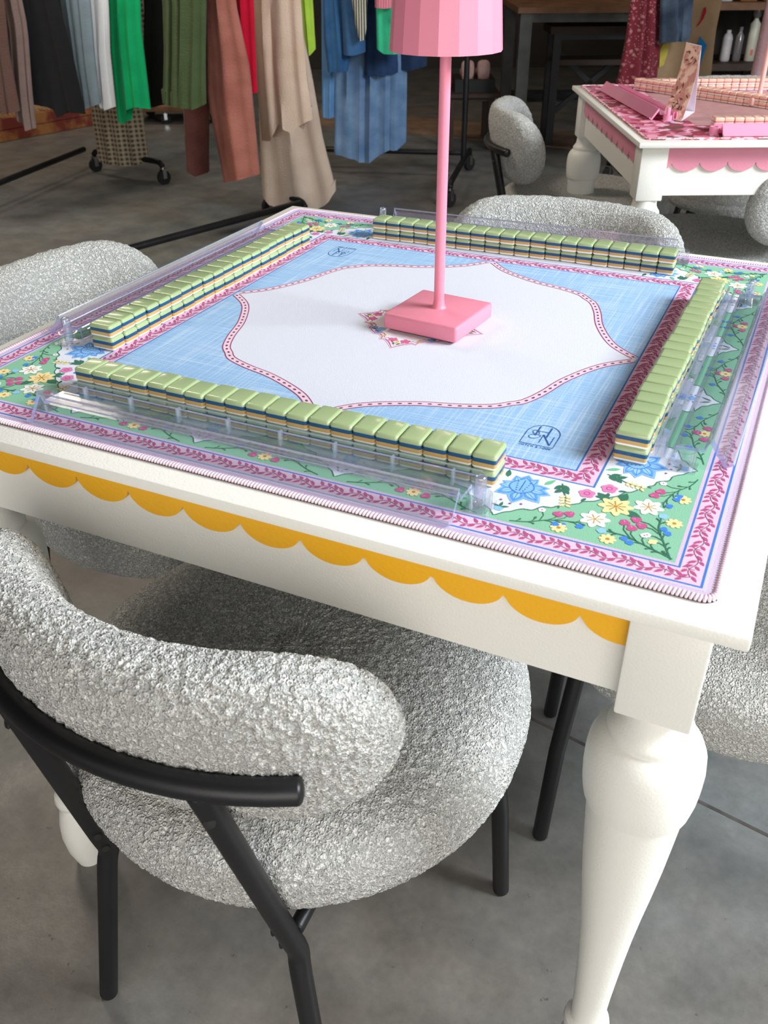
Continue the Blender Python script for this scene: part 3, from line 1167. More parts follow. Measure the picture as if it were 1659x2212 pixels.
tile0 = make_tile()
def build_walls():
    # local +y must point outwards (to the rack)
    # front wall: outwards is -y  -> angle pi
    wall_of_tiles((0.2025, -0.2840), PI + math.radians(0.3), tile0, ('front tile wall', 'the right end'), 'green backed', 'tiles of the front wall', MATTOP)
    # right wall: outwards is +x -> local x runs along -y
    wall_of_tiles((0.2850, 0.2145), -PI / 2 - math.radians(0.7), tile0, ('right hand tile wall', 'the far end'), 'green backed', 'tiles of the right wall', MATTOP)
    # back wall: outwards is +y
    wall_of_tiles((-0.1990, 0.2865), math.radians(1.0), tile0, ('back tile wall', 'the left end'), 'green backed', 'tiles of the back wall', MATTOP)
    # left wall: outwards is -x -> local x runs along +y
    wall_of_tiles((-0.2745, -0.2160), PI / 2 - math.radians(0.6), tile0, ('left hand tile wall', 'the near end'), 'green backed', 'tiles of the left wall', MATTOP)


build_walls()
for ch in list(tile0.children):
    bpy.data.objects.remove(ch)
bpy.data.objects.remove(tile0)

RLEN = 0.430


def extrude_profile(bm, prof, x0, x1, mi=0, cap_mi=None, tips=()):
    a = [(x0, u, h) for u, h in prof]
    b = [(x1, u, h) for u, h in prof]
    n = len(prof)
    A = [bm.verts.new(p) for p in a]
    B = [bm.verts.new(p) for p in b]
    for i in range(n):
        j = (i + 1) % n
        bm.faces.new((A[i], A[j], B[j], B[i])).material_index = 2 if i in tips else mi
    cm = mi if cap_mi is None else cap_mi
    bm.faces.new(A[::-1]).material_index = cm
    bm.faces.new(B).material_index = cm


def thick_line(pts, w):
    """closed outline of a bent sheet of thickness w in the (u, h) plane"""
    L, R = [], []
    for i, p in enumerate(pts):
        a, b = pts[max(i - 1, 0)], pts[min(i + 1, len(pts) - 1)]
        dx, dy = b[0] - a[0], b[1] - a[1]
        l = math.hypot(dx, dy)
        nx, ny = -dy / l * w / 2, dx / l * w / 2
        if 0 < i < len(pts) - 1:
            d1 = Vector((p[0] - a[0], p[1] - a[1])).normalized()
            d2 = Vector((b[0] - p[0], b[1] - p[1])).normalized()
            k = 1 / max(0.5, math.sqrt((1 + d1.dot(d2)) / 2))
            nx, ny = nx * k, ny * k
        L.append((p[0] + nx, p[1] + ny))
        R.append((p[0] - nx, p[1] - ny))
    return L + R[::-1]


def make_rack(label, origin, ang, m_sheet, m_edge, group, base_z, length=RLEN, m_peg=None):
    """tile rack; local x along the rack, local y points to the player, the peg stands at local -x"""
    m_glint = M_CLEARGLINT if m_peg is None else m_peg
    m_peg = m_peg or M_CLEARPEG
    t = thing('tile_rack', label, 'tile rack', (origin[0], origin[1], base_z), ang, group)
    bm = bmesh.new()
    extrude_profile(bm, thick_line([(0.0215, 0.0015), (0.0215, 0.0120), (0.0460, 0.0135), (0.0505, 0.0235), (0.0660, 0.0020), (0.0715, 0.0060)], 0.0026), 0.0, length, 0, 1, (5, 11))
    add_tube(bm, [(0.0, 0.0505, 0.0247), (length, 0.0505, 0.0247)], 0.0010, 6, False, mi=2)  # thin whitish lines added as painted highlights along the bends
    add_tube(bm, [(0.0, 0.0462, 0.0150), (length, 0.0462, 0.0150)], 0.0007, 6, False, mi=2)
    obj('body', bm, [m_sheet, m_edge, m_glint], t)
    bm = bmesh.new()
    for u in (0.0065, 0.0145):
        add_box(bm, -0.004, length + 0.004, u - 0.0009, u + 0.0009, 0.001, 0.0180, mi=0)
        add_box(bm, -0.004, length + 0.004, u - 0.0009, u + 0.0009, 0.0180, 0.0188, mi=2)  # whitish strip on top, an edge highlight put into the colour
    add_box(bm, -0.004, length + 0.004, 0.0066, 0.0145, 0.001, 0.0030, mi=0)
    for k in range(8):
        x = 0.02 + k * (length - 0.04) / 7
        add_box(bm, x - 0.0008, x + 0.0008, 0.0075, 0.0136, 0.003, 0.0170, mi=2)
    obj('pusher_bar', bm, [m_sheet, m_edge, m_glint], t)
    # peg in its socket at one end, empty socket at the other
    bm = bmesh.new()
    add_lathe(bm, [(0.0105, 0.0), (0.0105, 0.017), (0.0085, 0.017), (0.0085, 0.002)], 28, length + 0.0095, 0.0310)
    add_box(bm, length + 0.0012, length + 0.021, 0.0185, 0.0435, 0.0002, 0.0018, mi=0)
    obj('socket', bm, [m_sheet, m_edge], t, smooth=30)
    bm = bmesh.new()
    add_lathe(bm, [(0.0105, 0.0), (0.0105, 0.013), (0.0085, 0.013), (0.0085, 0.002)], 28, -0.0105, 0.0310)
    add_box(bm, -0.022, -0.0012, 0.0185, 0.0435, 0.0002, 0.0018, mi=0)
    obj('socket', bm, [m_sheet, m_edge], t, smooth=30)
    bm = bmesh.new()
    add_tube(bm, [(-0.0105, 0.0310, 0.004), (-0.0105, 0.0310, 0.028)], 0.0050, 16)
    obj('peg', bm, [m_peg], t, smooth='all')
    return t


G = 'clear tile racks around the mat'
make_rack('clear acrylic tile rack along the front edge, behind the yellow scallops', (0.1900, -0.3150), PI + math.radians(0.3), M_CLEAR, M_CLEAREDGE, G, MATTOP, 0.425)
make_rack('clear acrylic tile rack along the right edge of the mat', (0.3120, 0.2180), -PI / 2 - math.radians(0.7), M_CLEAR, M_CLEAREDGE, G, MATTOP, 0.420)
make_rack('clear acrylic tile rack along the back edge of the mat', (-0.1990, 0.3175), math.radians(1.0), M_CLEAR, M_CLEAREDGE, G, MATTOP, 0.430)
make_rack('clear acrylic tile rack along the left edge of the mat', (-0.3060, -0.2050), PI / 2 - math.radians(0.6), M_CLEAR, M_CLEAREDGE, G, MATTOP, 0.430)

# ---------------------------------------------------------------- the pink lamps
def make_lamp(label, loc, rotz, m, base_z):
    t = thing('table_lamp', label, 'lamp', (loc[0], loc[1], base_z), rotz)
    h = 0.0472
    bm = bmesh.new()
    add_box(bm, -h, h, -h, h, 0.002, 0.021, 0.0035, 3)
    obj('base', bm, m, t, smooth=35)
    bm = bmesh.new()
    add_box(bm, -h + 0.006, h - 0.006, -h + 0.006, h - 0.006, 0.0, 0.002)
    obj('base_pad', bm, M_RUBBER, t)
    bm = bmesh.new()
    add_lathe(bm, [(0.0092, 0.0208), (0.0078, 0.0220), (0.0068, 0.0245), (0.0063, 0.0290), (0.0061, 0.0300)], 28)
    obj('collar', bm, m, t, smooth=50)
    bm = bmesh.new()
    add_lathe(bm, [(0.0059, 0.0300), (0.0059, 0.395)], 28)
    obj('stem', bm, m, t, smooth=50)
    # faceted shade, open below
    n = 18
    zb, zt, rb, rt_ = 0.2880, 0.4200, 0.0566, 0.0468
    rings = []
    for r, z in ((rb - 0.0016, zb + 0.001), (rb, zb), (rt_, zt), (rt_ - 0.012, zt + 0.002)):
        rings.append([(r * math.cos(2 * PI * (k + .5) / n), r * math.sin(2 * PI * (k + .5) / n), z) for k in range(n)])
    rin = [[(r * math.cos(2 * PI * (k + .5) / n), r * math.sin(2 * PI * (k + .5) / n), z) for k in range(n)] for r, z in ((rt_ - 0.012, zt), (rt_ - 0.0016, zt - 0.003), (rb - 0.0016, zb + 0.001))]
    bm = bmesh.new()
    ring_sweep(bm, rings + rin, cap0=False, cap1=False)
    obj('shade', bm, m, t)
    bm = bmesh.new()
    add_lathe(bm, [(0.0356, zt - 0.0005), (0.030, zt + 0.006), (0.0, zt + 0.006)], 28, cap0=False, cap1=False)
    add_lathe(bm, [(0.0356, zt - 0.0015), (0.0, zt - 0.0015)], 28, cap0=False, cap1=False)
    obj('shade_cap', bm, m, t, smooth=40)
    return t


make_lamp('pink table lamp with a faceted shade standing on the mat centre', (0.0220, 0.0060), math.radians(-6.0), M_LAMP, MZ + 0.0007)

# ---------------------------------------------------------------- boucle chairs
def loop_tree(name, level, amp):
    """boucle: the upholstery surface itself is raised into small yarn loops"""
    g = bpy.data.node_groups.new(name, 'GeometryNodeTree')
    g.interface.new_socket('Geometry', in_out='INPUT', socket_type='NodeSocketGeometry')
    g.interface.new_socket('Geometry', in_out='OUTPUT', socket_type='NodeSocketGeometry')
    N, L = g.nodes, g.links
    gi, go = N.new('NodeGroupInput'), N.new('NodeGroupOutput')
    ss = N.new('GeometryNodeSubdivisionSurface')
    ss.inputs['Level'].default_value = level
    L.new(gi.outputs[0], ss.inputs[0])
    pos = N.new('GeometryNodeInputPosition')
    warp = N.new('ShaderNodeTexNoise')
    warp.inputs['Scale'].default_value = 120
    L.new(pos.outputs[0], warp.inputs['Vector'])
    sub = N.new('ShaderNodeVectorMath')
    sub.operation = 'MULTIPLY_ADD'
    sub.inputs[1].default_value = (0.003, 0.003, 0.003)
    L.new(warp.outputs['Color'], sub.inputs[0])
    L.new(pos.outputs[0], sub.inputs[2])

    def ringfield(scale):
        v = N.new('ShaderNodeTexVoronoi')
        v.inputs['Scale'].default_value = scale
        L.new(sub.outputs[0], v.inputs['Vector'])
        a = N.new('ShaderNodeMath')
        a.operation = 'SUBTRACT'
        a.inputs[1].default_value = 0.40
        L.new(v.outputs['Distance'], a.inputs[0])
        b = N.new('ShaderNodeMath')
        b.operation = 'ABSOLUTE'
        L.new(a.outputs[0], b.inputs[0])
        c = N.new('ShaderNodeMath')
        c.operation = 'MULTIPLY_ADD'
        c.inputs[1].default_value = -3.2
        c.inputs[2].default_value = 1.0
        c.use_clamp = True
        L.new(b.outputs[0], c.inputs[0])
        return c
    f1 = ringfield(155)
    n2 = N.new('ShaderNodeTexNoise')
    n2.inputs['Scale'].default_value = 70
    L.new(pos.outputs[0], n2.inputs['Vector'])
    m = N.new('ShaderNodeMath')
    m.operation = 'MULTIPLY_ADD'
    m.inputs[1].default_value = 0.55
    L.new(n2.outputs['Fac'], m.inputs[0])
    L.new(f1.outputs[0], m.inputs[2])
    nrm = N.new('GeometryNodeInputNormal')
    sc = N.new('ShaderNodeVectorMath')
    sc.operation = 'SCALE'
    L.new(nrm.outputs[0], sc.inputs[0])
    k = N.new('ShaderNodeMath')
    k.operation = 'MULTIPLY'
    k.inputs[1].default_value = amp
    L.new(m.outputs[0], k.inputs[0])
    L.new(k.outputs[0], sc.inputs['Scale'])
    sp = N.new('GeometryNodeSetPosition')
    L.new(ss.outputs[0], sp.inputs['Geometry'])
    L.new(sc.outputs[0], sp.inputs['Offset'])
    L.new(sp.outputs[0], go.inputs[0])
    return g


FINE = loop_tree('boucle_loops_fine', 3, 0.0030)
COARSE = loop_tree('boucle_loops', 1, 0.0024)


def seat_mesh():
    key = [(0.0, 0.338), (0.08, 0.338), (0.15, 0.338), (0.205, 0.339), (0.230, 0.344), (0.247, 0.355), (0.2565, 0.372), (0.2605, 0.390), (0.2595, 0.394),
           (0.2620, 0.398), (0.2645, 0.415), (0.2625, 0.431), (0.2545, 0.446), (0.240, 0.457), (0.217, 0.4635), (0.175, 0.467), (0.10, 0.470), (0.05, 0.471), (0.0, 0.4715)]
    prof = []
    for a, b in zip(key[:-1], key[1:]):
        m = max(1, int(math.hypot(b[0] - a[0], b[1] - a[1]) / 0.017))
        prof += [(a[0] + (b[0] - a[0]) * i / m, a[1] + (b[1] - a[1]) * i / m) for i in range(m)]
    prof.append(key[-1])
    bm = bmesh.new()
    n = 80
    rings = [[(-0.004 + r * math.cos(2 * PI * k / n), -0.020 + r * math.sin(2 * PI * k / n), z) for k in range(n)] for r, z in prof[1:-1]]
    ring_sweep(bm, rings, cap0=True, cap1=True)
    return bm


BZ, BH, BR_, BT = 0.608, 0.104, 0.2810, 0.0400       # bolster: mid height, half height, arc radius, half thickness
B_FLAT, B_END = 28.0, 23.0


def back_mesh():
    """bean-shaped bolster bent round the seat, ends rounded"""
    bm = bmesh.new()
    angs = []
    for i in range(-26, 27):
        u = i / 26
        # finer steps towards the rounded ends
        a = (B_FLAT + B_END) * math.sin(u * PI / 2) if abs(u) < 1 else (B_FLAT + B_END) * u
        angs.append(a)
    rings = []
    for a in angs:
        e = max(0.0, (abs(a) - B_FLAT) / B_END)
        k = math.sqrt(max(0.0, 1 - e * e))
        hh = max(BH * k, 0.002)
        tt = max(BT * (1 - e ** 4.0) ** 0.5 if e < 1 else 0, 0.0015)
        th = math.radians(-90 + a)
        ring = []
        m = 28
        for q in range(m):
            t = 2 * PI * q / m
            c, s = math.cos(t), math.sin(t)
            pw = 2 / 2.7
            du = tt * math.copysign(abs(c) ** pw, c)
            dz = hh * math.copysign(abs(s) ** pw, s)
            r = BR_ + du + 0.20 * dz          # leans back a little
            ring.append((r * math.cos(th), r * math.sin(th), BZ + dz))
        rings.append(ring)
    ring_sweep(bm, rings)
    return bm


def add_screw(bm, p, d, r=0.0058):
    d = Vector(d).normalized()
    p = Vector(p)
    add_tube(bm, [p - d * 0.003, p + d * 0.0012, p + d * 0.0030, p + d * 0.0036], [r * 0.7, r, r * 0.8, r * 0.3], 12, False)


def make_chair(label, loc, rotz, loops, front=(0.222, 0.112)):
    t = thing('boucle_chair', label, 'chair', loc, rotz, 'grey boucle chairs')
    s = obj('seat', seat_mesh(), M_BOUCLE, t, smooth='all')
    b = obj('backrest', back_mesh(), M_BOUCLE, t, smooth='all')
    for o in (s, b):
        md = o.modifiers.new('boucle', 'NODES')
        md.node_group = loops
    RR, RZ_ = 0.3280, 0.604
    bm = bmesh.new()
    add_tube(bm, [(RR * math.cos(math.radians(-90 + a)), RR * math.sin(math.radians(-90 + a)), RZ_) for a in range(-32, 33, 4)], 0.0115, 16)
    obj('back_rail', bm, M_BLACK, t, smooth='all')
    for sx in (-1, 1):
        bm = bmesh.new()
        a = math.radians(-90 + sx * 18.5)
        top = Vector((RR * math.cos(a), RR * math.sin(a), RZ_ - 0.004))
        bend = Vector((sx * 0.126, -0.240, 0.300))
        foot = Vector((sx * 0.168, -0.266, 0.004))
        path = smooth_path([top, top.lerp(bend, 0.5), top.lerp(bend, 0.9), bend + (bend - top).normalized() * 0.006, bend.lerp(foot, 0.12), bend.lerp(foot, 0.5), foot], 3)
        add_tube(bm, path, 0.0115, 16)
        lg = obj('leg', bm, M_BLACK, t, smooth='all')
        out = Vector((sx * 0.35, -0.8, 0.3))
        side = Vector((-sx * 0.75, -0.55, 0.1))
        for f, dr, rs in ((0.12, out, 0.0058), (0.86, side, 0.0052), (0.96, side, 0.0052)):
            bm = bmesh.new()
            add_screw(bm, top.lerp(bend, f) + dr.normalized() * 0.0110, dr, rs)
            obj('screw', bm, M_RUBBER, lg, smooth=40)
        # flat bracket from the bend to the seat frame
        bm = bmesh.new()
        add_tube(bm, [bend + Vector((0, 0.004, 0.03)), Vector((sx * 0.118, -0.150, 0.332)), Vector((sx * 0.112, 0.02, 0.332))], 0.0085, 10)
        obj('seat_bracket', bm, M_BLACK, t, smooth='all')
        bm = bmesh.new()
        fx, fy = front
        add_tube(bm, [(sx * (fx - 0.027), fy - 0.024, 0.350), (sx * (fx - 0.010), fy - 0.008, 0.18), (sx * fx, fy, 0.004)], 0.0115, 16)
        obj('leg', bm, M_BLACK, t, smooth='all')
    bm = bmesh.new()
    add_tube(bm, [(-0.115, 0.0, 0.332), (0.115, 0.0, 0.332)], 0.009, 10)
    add_tube(bm, [(-front[0] + 0.027, front[1] - 0.024, 0.336), (front[0] - 0.027, front[1] - 0.024, 0.336)], 0.009, 10)
    obj('seat_frame', bm, M_BLACK, t, smooth='all')
    return t


def copy_chair(src, label, loc, rotz, loops=None):
    c = copy_tree(src)
    c.location = loc
    c.rotation_euler = (0, 0, rotz)
    c['label'] = label
    return c


rad = math.radians
near = make_chair('grey boucle chair nearest the camera, its back turned, pulled up to the yellow scalloped side', (-0.022, -0.255, 0), rad(-3.5), FINE)
for c_ in near.children:
    if c_.name.startswith('backrest'):
        c_.rotation_euler.z = rad(-1.2)          # this cushion sits a little askew on its rail
ch = make_chair('grey boucle chair at the left side of the mat, beside the left rack', (-0.445, 0.100, 0), rad(-90), COARSE)
copy_chair(ch, 'grey boucle chair behind the back tile wall, facing the camera', (-0.028, 0.550, 0), rad(180))
make_chair('grey boucle chair mostly hidden beyond the right front table leg', (0.402, 0.125, 0), rad(102.8), COARSE, (0.128, 0.205))
copy_chair(ch, 'grey boucle chair seen from behind at the pink trimmed table, left corner', (-0.255, 1.965, 0), rad(-68))
copy_chair(ch, 'grey boucle chair cut by the frame, in front of the pink trimmed table', (0.135, 1.600, 0), rad(75))
copy_chair(ch, 'grey boucle chair behind the far side of the pink trimmed table', (0.155, 2.460, 0), rad(205))

# ---------------------------------------------------------------- on the pink table
def t2(x, y, z=0.0):
    c, s = math.cos(T2R), math.sin(T2R)
    return Vector((T2C.x + c * x - s * y, T2C.y + s * x + c * y, z))


def floral_mat():
    m = bpy.data.materials.new('rose_floral_print')
    m.use_nodes = True
    nt = m.node_tree
    b = nt.nodes['Principled BSDF']
    b.inputs['Roughness'].default_value = 0.85
    tc = nt.nodes.new('ShaderNodeTexCoord')
    last = None
    for sc, cols in ((52, ((196, 96, 126), (226, 150, 176), (150, 52, 70), (222, 176, 196), (104, 62, 60), (206, 110, 140))),):
        w = nt.nodes.new('ShaderNodeTexNoise')
        w.inputs['Scale'].default_value = 18
        nt.links.new(tc.outputs['Object'], w.inputs['Vector'])
        a = nt.nodes.new('ShaderNodeVectorMath')
        a.operation = 'MULTIPLY_ADD'
        a.inputs[1].default_value = (0.06, 0.06, 0.0)
        nt.links.new(w.outputs['Color'], a.inputs[0])
        nt.links.new(tc.outputs['Object'], a.inputs[2])
        v = nt.nodes.new('ShaderNodeTexVoronoi')
        v.inputs['Scale'].default_value = sc
        nt.links.new(a.outputs[0], v.inputs['Vector'])
        sp = nt.nodes.new('ShaderNodeSeparateColor')
        nt.links.new(v.outputs['Color'], sp.inputs[0])
        r = nt.nodes.new('ShaderNodeValToRGB')
        r.color_ramp.interpolation = 'CONSTANT'
        while len(r.color_ramp.elements) < len(cols):
            r.color_ramp.elements.new(0.5)
        for i, c in enumerate(cols):
            r.color_ramp.elements[i].position = i / len(cols)
            r.color_ramp.elements[i].color = s2l(c)
        nt.links.new(sp.outputs[0], r.inputs['Fac'])
        last = r
    nt.links.new(last.outputs[0], b.inputs['Base Color'])
    return m


o = thing('play_mat', 'rose floral play mat with a pale stitched rim on the pink trimmed table', 'mat', t2(0, 0, TZ), T2R)
bm = bmesh.new()
P = rrect(HALF, RC)
ring_sweep(bm, [[(x, y, 0.0002) for x, y in P], [(x, y, 0.003) for x, y in P]])
obj('cloth_top', bm, floral_mat(), o)
bm = bmesh.new()
P2 = rrect(HALF - 0.002, RC)
L2 = [Vector((x, y, 0.0028)) for x, y in P2]
for i in range(len(L2)):
    a, b = L2[i], L2[(i + 1) % len(L2)]
    if (b - a).length > 1e-6:
        add_tube(bm, [a, b], 0.0022, 6, False)
obj('stitched_edge', bm, material('pale_thread', (244, 226, 224), 0.8, vary=(120, (196, 120, 130), 0.05)), o)
bm = bmesh.new()
add_box(bm, -0.24, 0.24, -0.24, 0.24, 0.0031, 0.0034)
tag(obj('centre_panel', bm, material('taupe_print', (186, 140, 138), 0.85, vary=(30, (174, 128, 128))), o), 'taupe centre panel')

pt = make_pink_tile()


def t2_wall(x, y, ang, where, n=20):
    p = t2(x, y)
    wall_of_tiles((p.x, p.y), T2R + ang, pt, where, 'pink layered', 'pink tiles of the ' + where[0], TZ + 0.0038, n)


t2_wall(-0.235, 0.275, 0.0, ('pink table back wall', 'the left end'))
t2_wall(-0.262, 0.300, -rad(52), ('pink table slanting wall', 'the far end'))
t2_wall(0.215, -0.292, PI, ('pink table front wall', 'the right end'))
for chd in list(pt.children):
    bpy.data.objects.remove(chd)
bpy.data.objects.remove(pt)
G2 = 'pink tile racks'
p = t2(-0.262, -0.172)
make_rack('translucent pink tile rack lying along the left side of the rose mat', (p.x, p.y), T2R + PI / 2 + rad(4), M_PINKACR, M_PINKACR, G2, TZ + 0.0038, 0.45, M_PINKACR)
p = t2(0.205, -0.3235)
make_rack('translucent pink tile rack at the front of the rose mat, cut by the frame', (p.x, p.y), T2R + PI, M_PINKACR, M_PINKACR, G2, TZ + 0.0038, 0.43, M_PINKACR)
p = t2(0.005, 0.052)
make_lamp('pale pink table lamp on the rose mat, its shade above the frame', (p.x, p.y), T2R + 0.2, M_LAMP2, TZ + 0.0038)

# folded card standing like a tent
cz = TZ + 0.0034
tc_ = thing('tent_card', 'folded paper tent card with a printed front on the rose mat', 'card', (0, 0, cz))
A1, A2, B2 = Vector((0.008, 1.470, 0)), Vector((0.060, 1.440, 0)), Vector((0.068, 1.582, 0))
B1 = B2 + (A1 - A2)
R2, R1 = Vector((0.066, 1.524, 0.152)), Vector((0.066, 1.524, 0.156)) + (A1 - A2) * 0.75


def bent_sheet(p0, p1, q0, q1, bow, thick, n=8):
    """sheet from the edge p0-p1 up to the edge q0-q1, bowed"""
    bm = bmesh.new()
    nrm = (p1 - p0).cross(q0 - p0).normalized()
    rows = []
    for i in range(n + 1):
        t = i / n
        off = nrm * bow * math.sin(PI * t)
        a, b = p0.lerp(q0, t) + off, p1.lerp(q1, t) + off
        rows.append([a, b, b + nrm * thick, a + nrm * thick])
    ring_sweep(bm, rows)
    return bm


card_print = material('card_print', (226, 190, 170), 0.8, vary=(55, (190, 130, 118), 0.06))
obj('front_flap', bent_sheet(A1, A2, R1, R2, -0.010, -0.0008), card_print, tc_)
obj('back_flap', bent_sheet(B1, B2, R1, R2, 0.0, 0.0008, 3), M_PAPER, tc_)
obj('bottom_flap', bent_sheet(A1 + Vector((0, 0.004, 0.0003)), A2 + Vector((0, 0.004, 0.0003)), B1 + Vector((0, -0.002, 0.0003)), B2 + Vector((0, -0.002, 0.0003)), 0.0, 0.0008, 2), M_PAPER, tc_)
bm = bmesh.new()
rc = random.Random(12)
ux, uy = (A2 - A1), (R1 + R2 - A1 - A2) / 2
nn = ux.cross(uy).normalized()
for k in range(26):
    u, v = rc.uniform(.16, .84), rc.choice([rc.uniform(.08, .30), rc.uniform(.72, .94), rc.uniform(.3, .7)])
    if .3 < v < .7:
        u = rc.choice([rc.uniform(.1, .2), rc.uniform(.8, .9), rc.uniform(.35, .65)])
    c = A1.lerp(A2, u).lerp(R1.lerp(R2, u), v) - nn * (0.010 * math.sin(PI * v)) + nn * 0.0009
    a = rc.uniform(0, PI)
    d1 = (ux.normalized() * math.cos(a) + uy.normalized() * math.sin(a)) * rc.uniform(.004, .008)
    d2 = nn.cross(d1).normalized() * rc.uniform(.0012, .0024)
    ring_sweep(bm, [[c - d1, c - d2, c + d1, c + d2], [p + nn * 0.0003 for p in (c - d1, c - d2, c + d1, c + d2)]])
tag(obj('printed_ornament', bm, material('maroon_ink', (128, 52, 56), 0.8, vary=(90, (92, 60, 50))), tc_), 'maroon printed ornament', kind='stuff')

# ---------------------------------------------------------------- clothes rails
def add_caster(bm, p, ang):
    """swivel caster: fork (0), wheel (1)"""
    x, y = p
    M = Matrix.Translation((x, y, 0)) @ Matrix.Rotation(ang, 4, 'Z')
    t = bmesh.new()
    add_tube(t, [(0, -0.011, 0.036), (0, 0.011, 0.036)], 0.036, 20, False)
    merge(bm, t, 1, M)
    for s in (-1, 1):
        add_box(bm, -0.011, 0.011, s * 0.014 - 0.0015, s * 0.014 + 0.0015, 0.030, 0.078, mi=0, M=M)
    add_box(bm, -0.013, 0.013, -0.016, 0.016, 0.076, 0.081, mi=0, M=M)
    t = bmesh.new()
    add_tube(t, [(0, 0, 0.08), (0, 0, 0.10)], 0.007, 10, False)
    merge(bm, t, 0, M)


def make_rail(label, e0, e1, cross0, cross1, bars, zr=1.52, uprights=(True, True)):
    """rolling clothes rail: rail from e0 to e1, base crossbars as point pairs with casters at their ends, long base bars"""
    t = thing('clothes_rail', label, 'clothes rack', (0, 0, 0), 0, 'black rolling clothes rails')
    e0, e1 = Vector((*e0, 0)), Vector((*e1, 0))
    bm = bmesh.new()
    add_tube(bm, [e0 + Vector((0, 0, zr)), e1 + Vector((0, 0, zr))], 0.014, 12)
    obj('rail', bm, M_BLACK, t, smooth='all')
    for e, u in ((e0, uprights[0]), (e1, uprights[1])):
        bm = bmesh.new()
        add_tube(bm, [e + Vector((0, 0, 0.1)), e + Vector((0, 0, zr))], 0.0145, 12, False)
        obj('upright', bm, M_BLACK, t, smooth=40)
    for a, b in (cross0, cross1):
        bm = bmesh.new()
        A, B = Vector((*a, 0.112)), Vector((*b, 0.112))
        d = (B - A).normalized() * 0.03
        dn = Vector((0, 0, -0.02))
        add_tube(bm, [A + dn, A + d * 0.6 + dn * 0.2, A + d * 1.5, B - d * 1.5, B - d * 0.6 + dn * 0.2, B + dn], 0.0145, 12)
        c = obj('foot_bar', bm, M_BLACK, t, smooth='all')
        for q in (a, b):
            bm = bmesh.new()
            add_caster(bm, q, rad(70))
            obj('caster', bm, [M_CHROME, M_RUBBER], c, smooth=40)
    for a, b in bars:
        bm = bmesh.new()
        add_tube(bm, [Vector((*a, 0.112)), Vector((*b, 0.112))], 0.0145, 12)
        obj('base_bar', bm, M_BLACK, t, smooth='all')
    return t


make_rail('black rolling clothes rail with the plaid skirt hanging over its end casters', (-3.08, 3.15), (-2.78, 1.62),
          ((-3.345, 3.19), (-2.805, 3.10)), ((-3.05, 1.66), (-2.51, 1.57)), [((-3.42, 3.20), (-3.12, 1.66))])
make_rail('black rolling clothes rail carrying the rust and beige trousers', (-2.62, 0.75), (-1.96, 2.80),
          ((-2.80, 0.86), (-2.32, 0.72)), ((-1.98, 2.82), (-1.70, 2.68)), [((-2.32, 0.74), (-1.715, 2.66))])
make_rail('black rolling clothes rail carrying the blue denim, lamp stem in front', (-1.372, 3.83), (-2.26, 3.563),
          ((-1.23, 3.28), (-1.42, 4.06)), ((-2.14, 3.22), (-2.38, 3.92)), [((-1.39, 3.96), (-2.34, 3.69))])


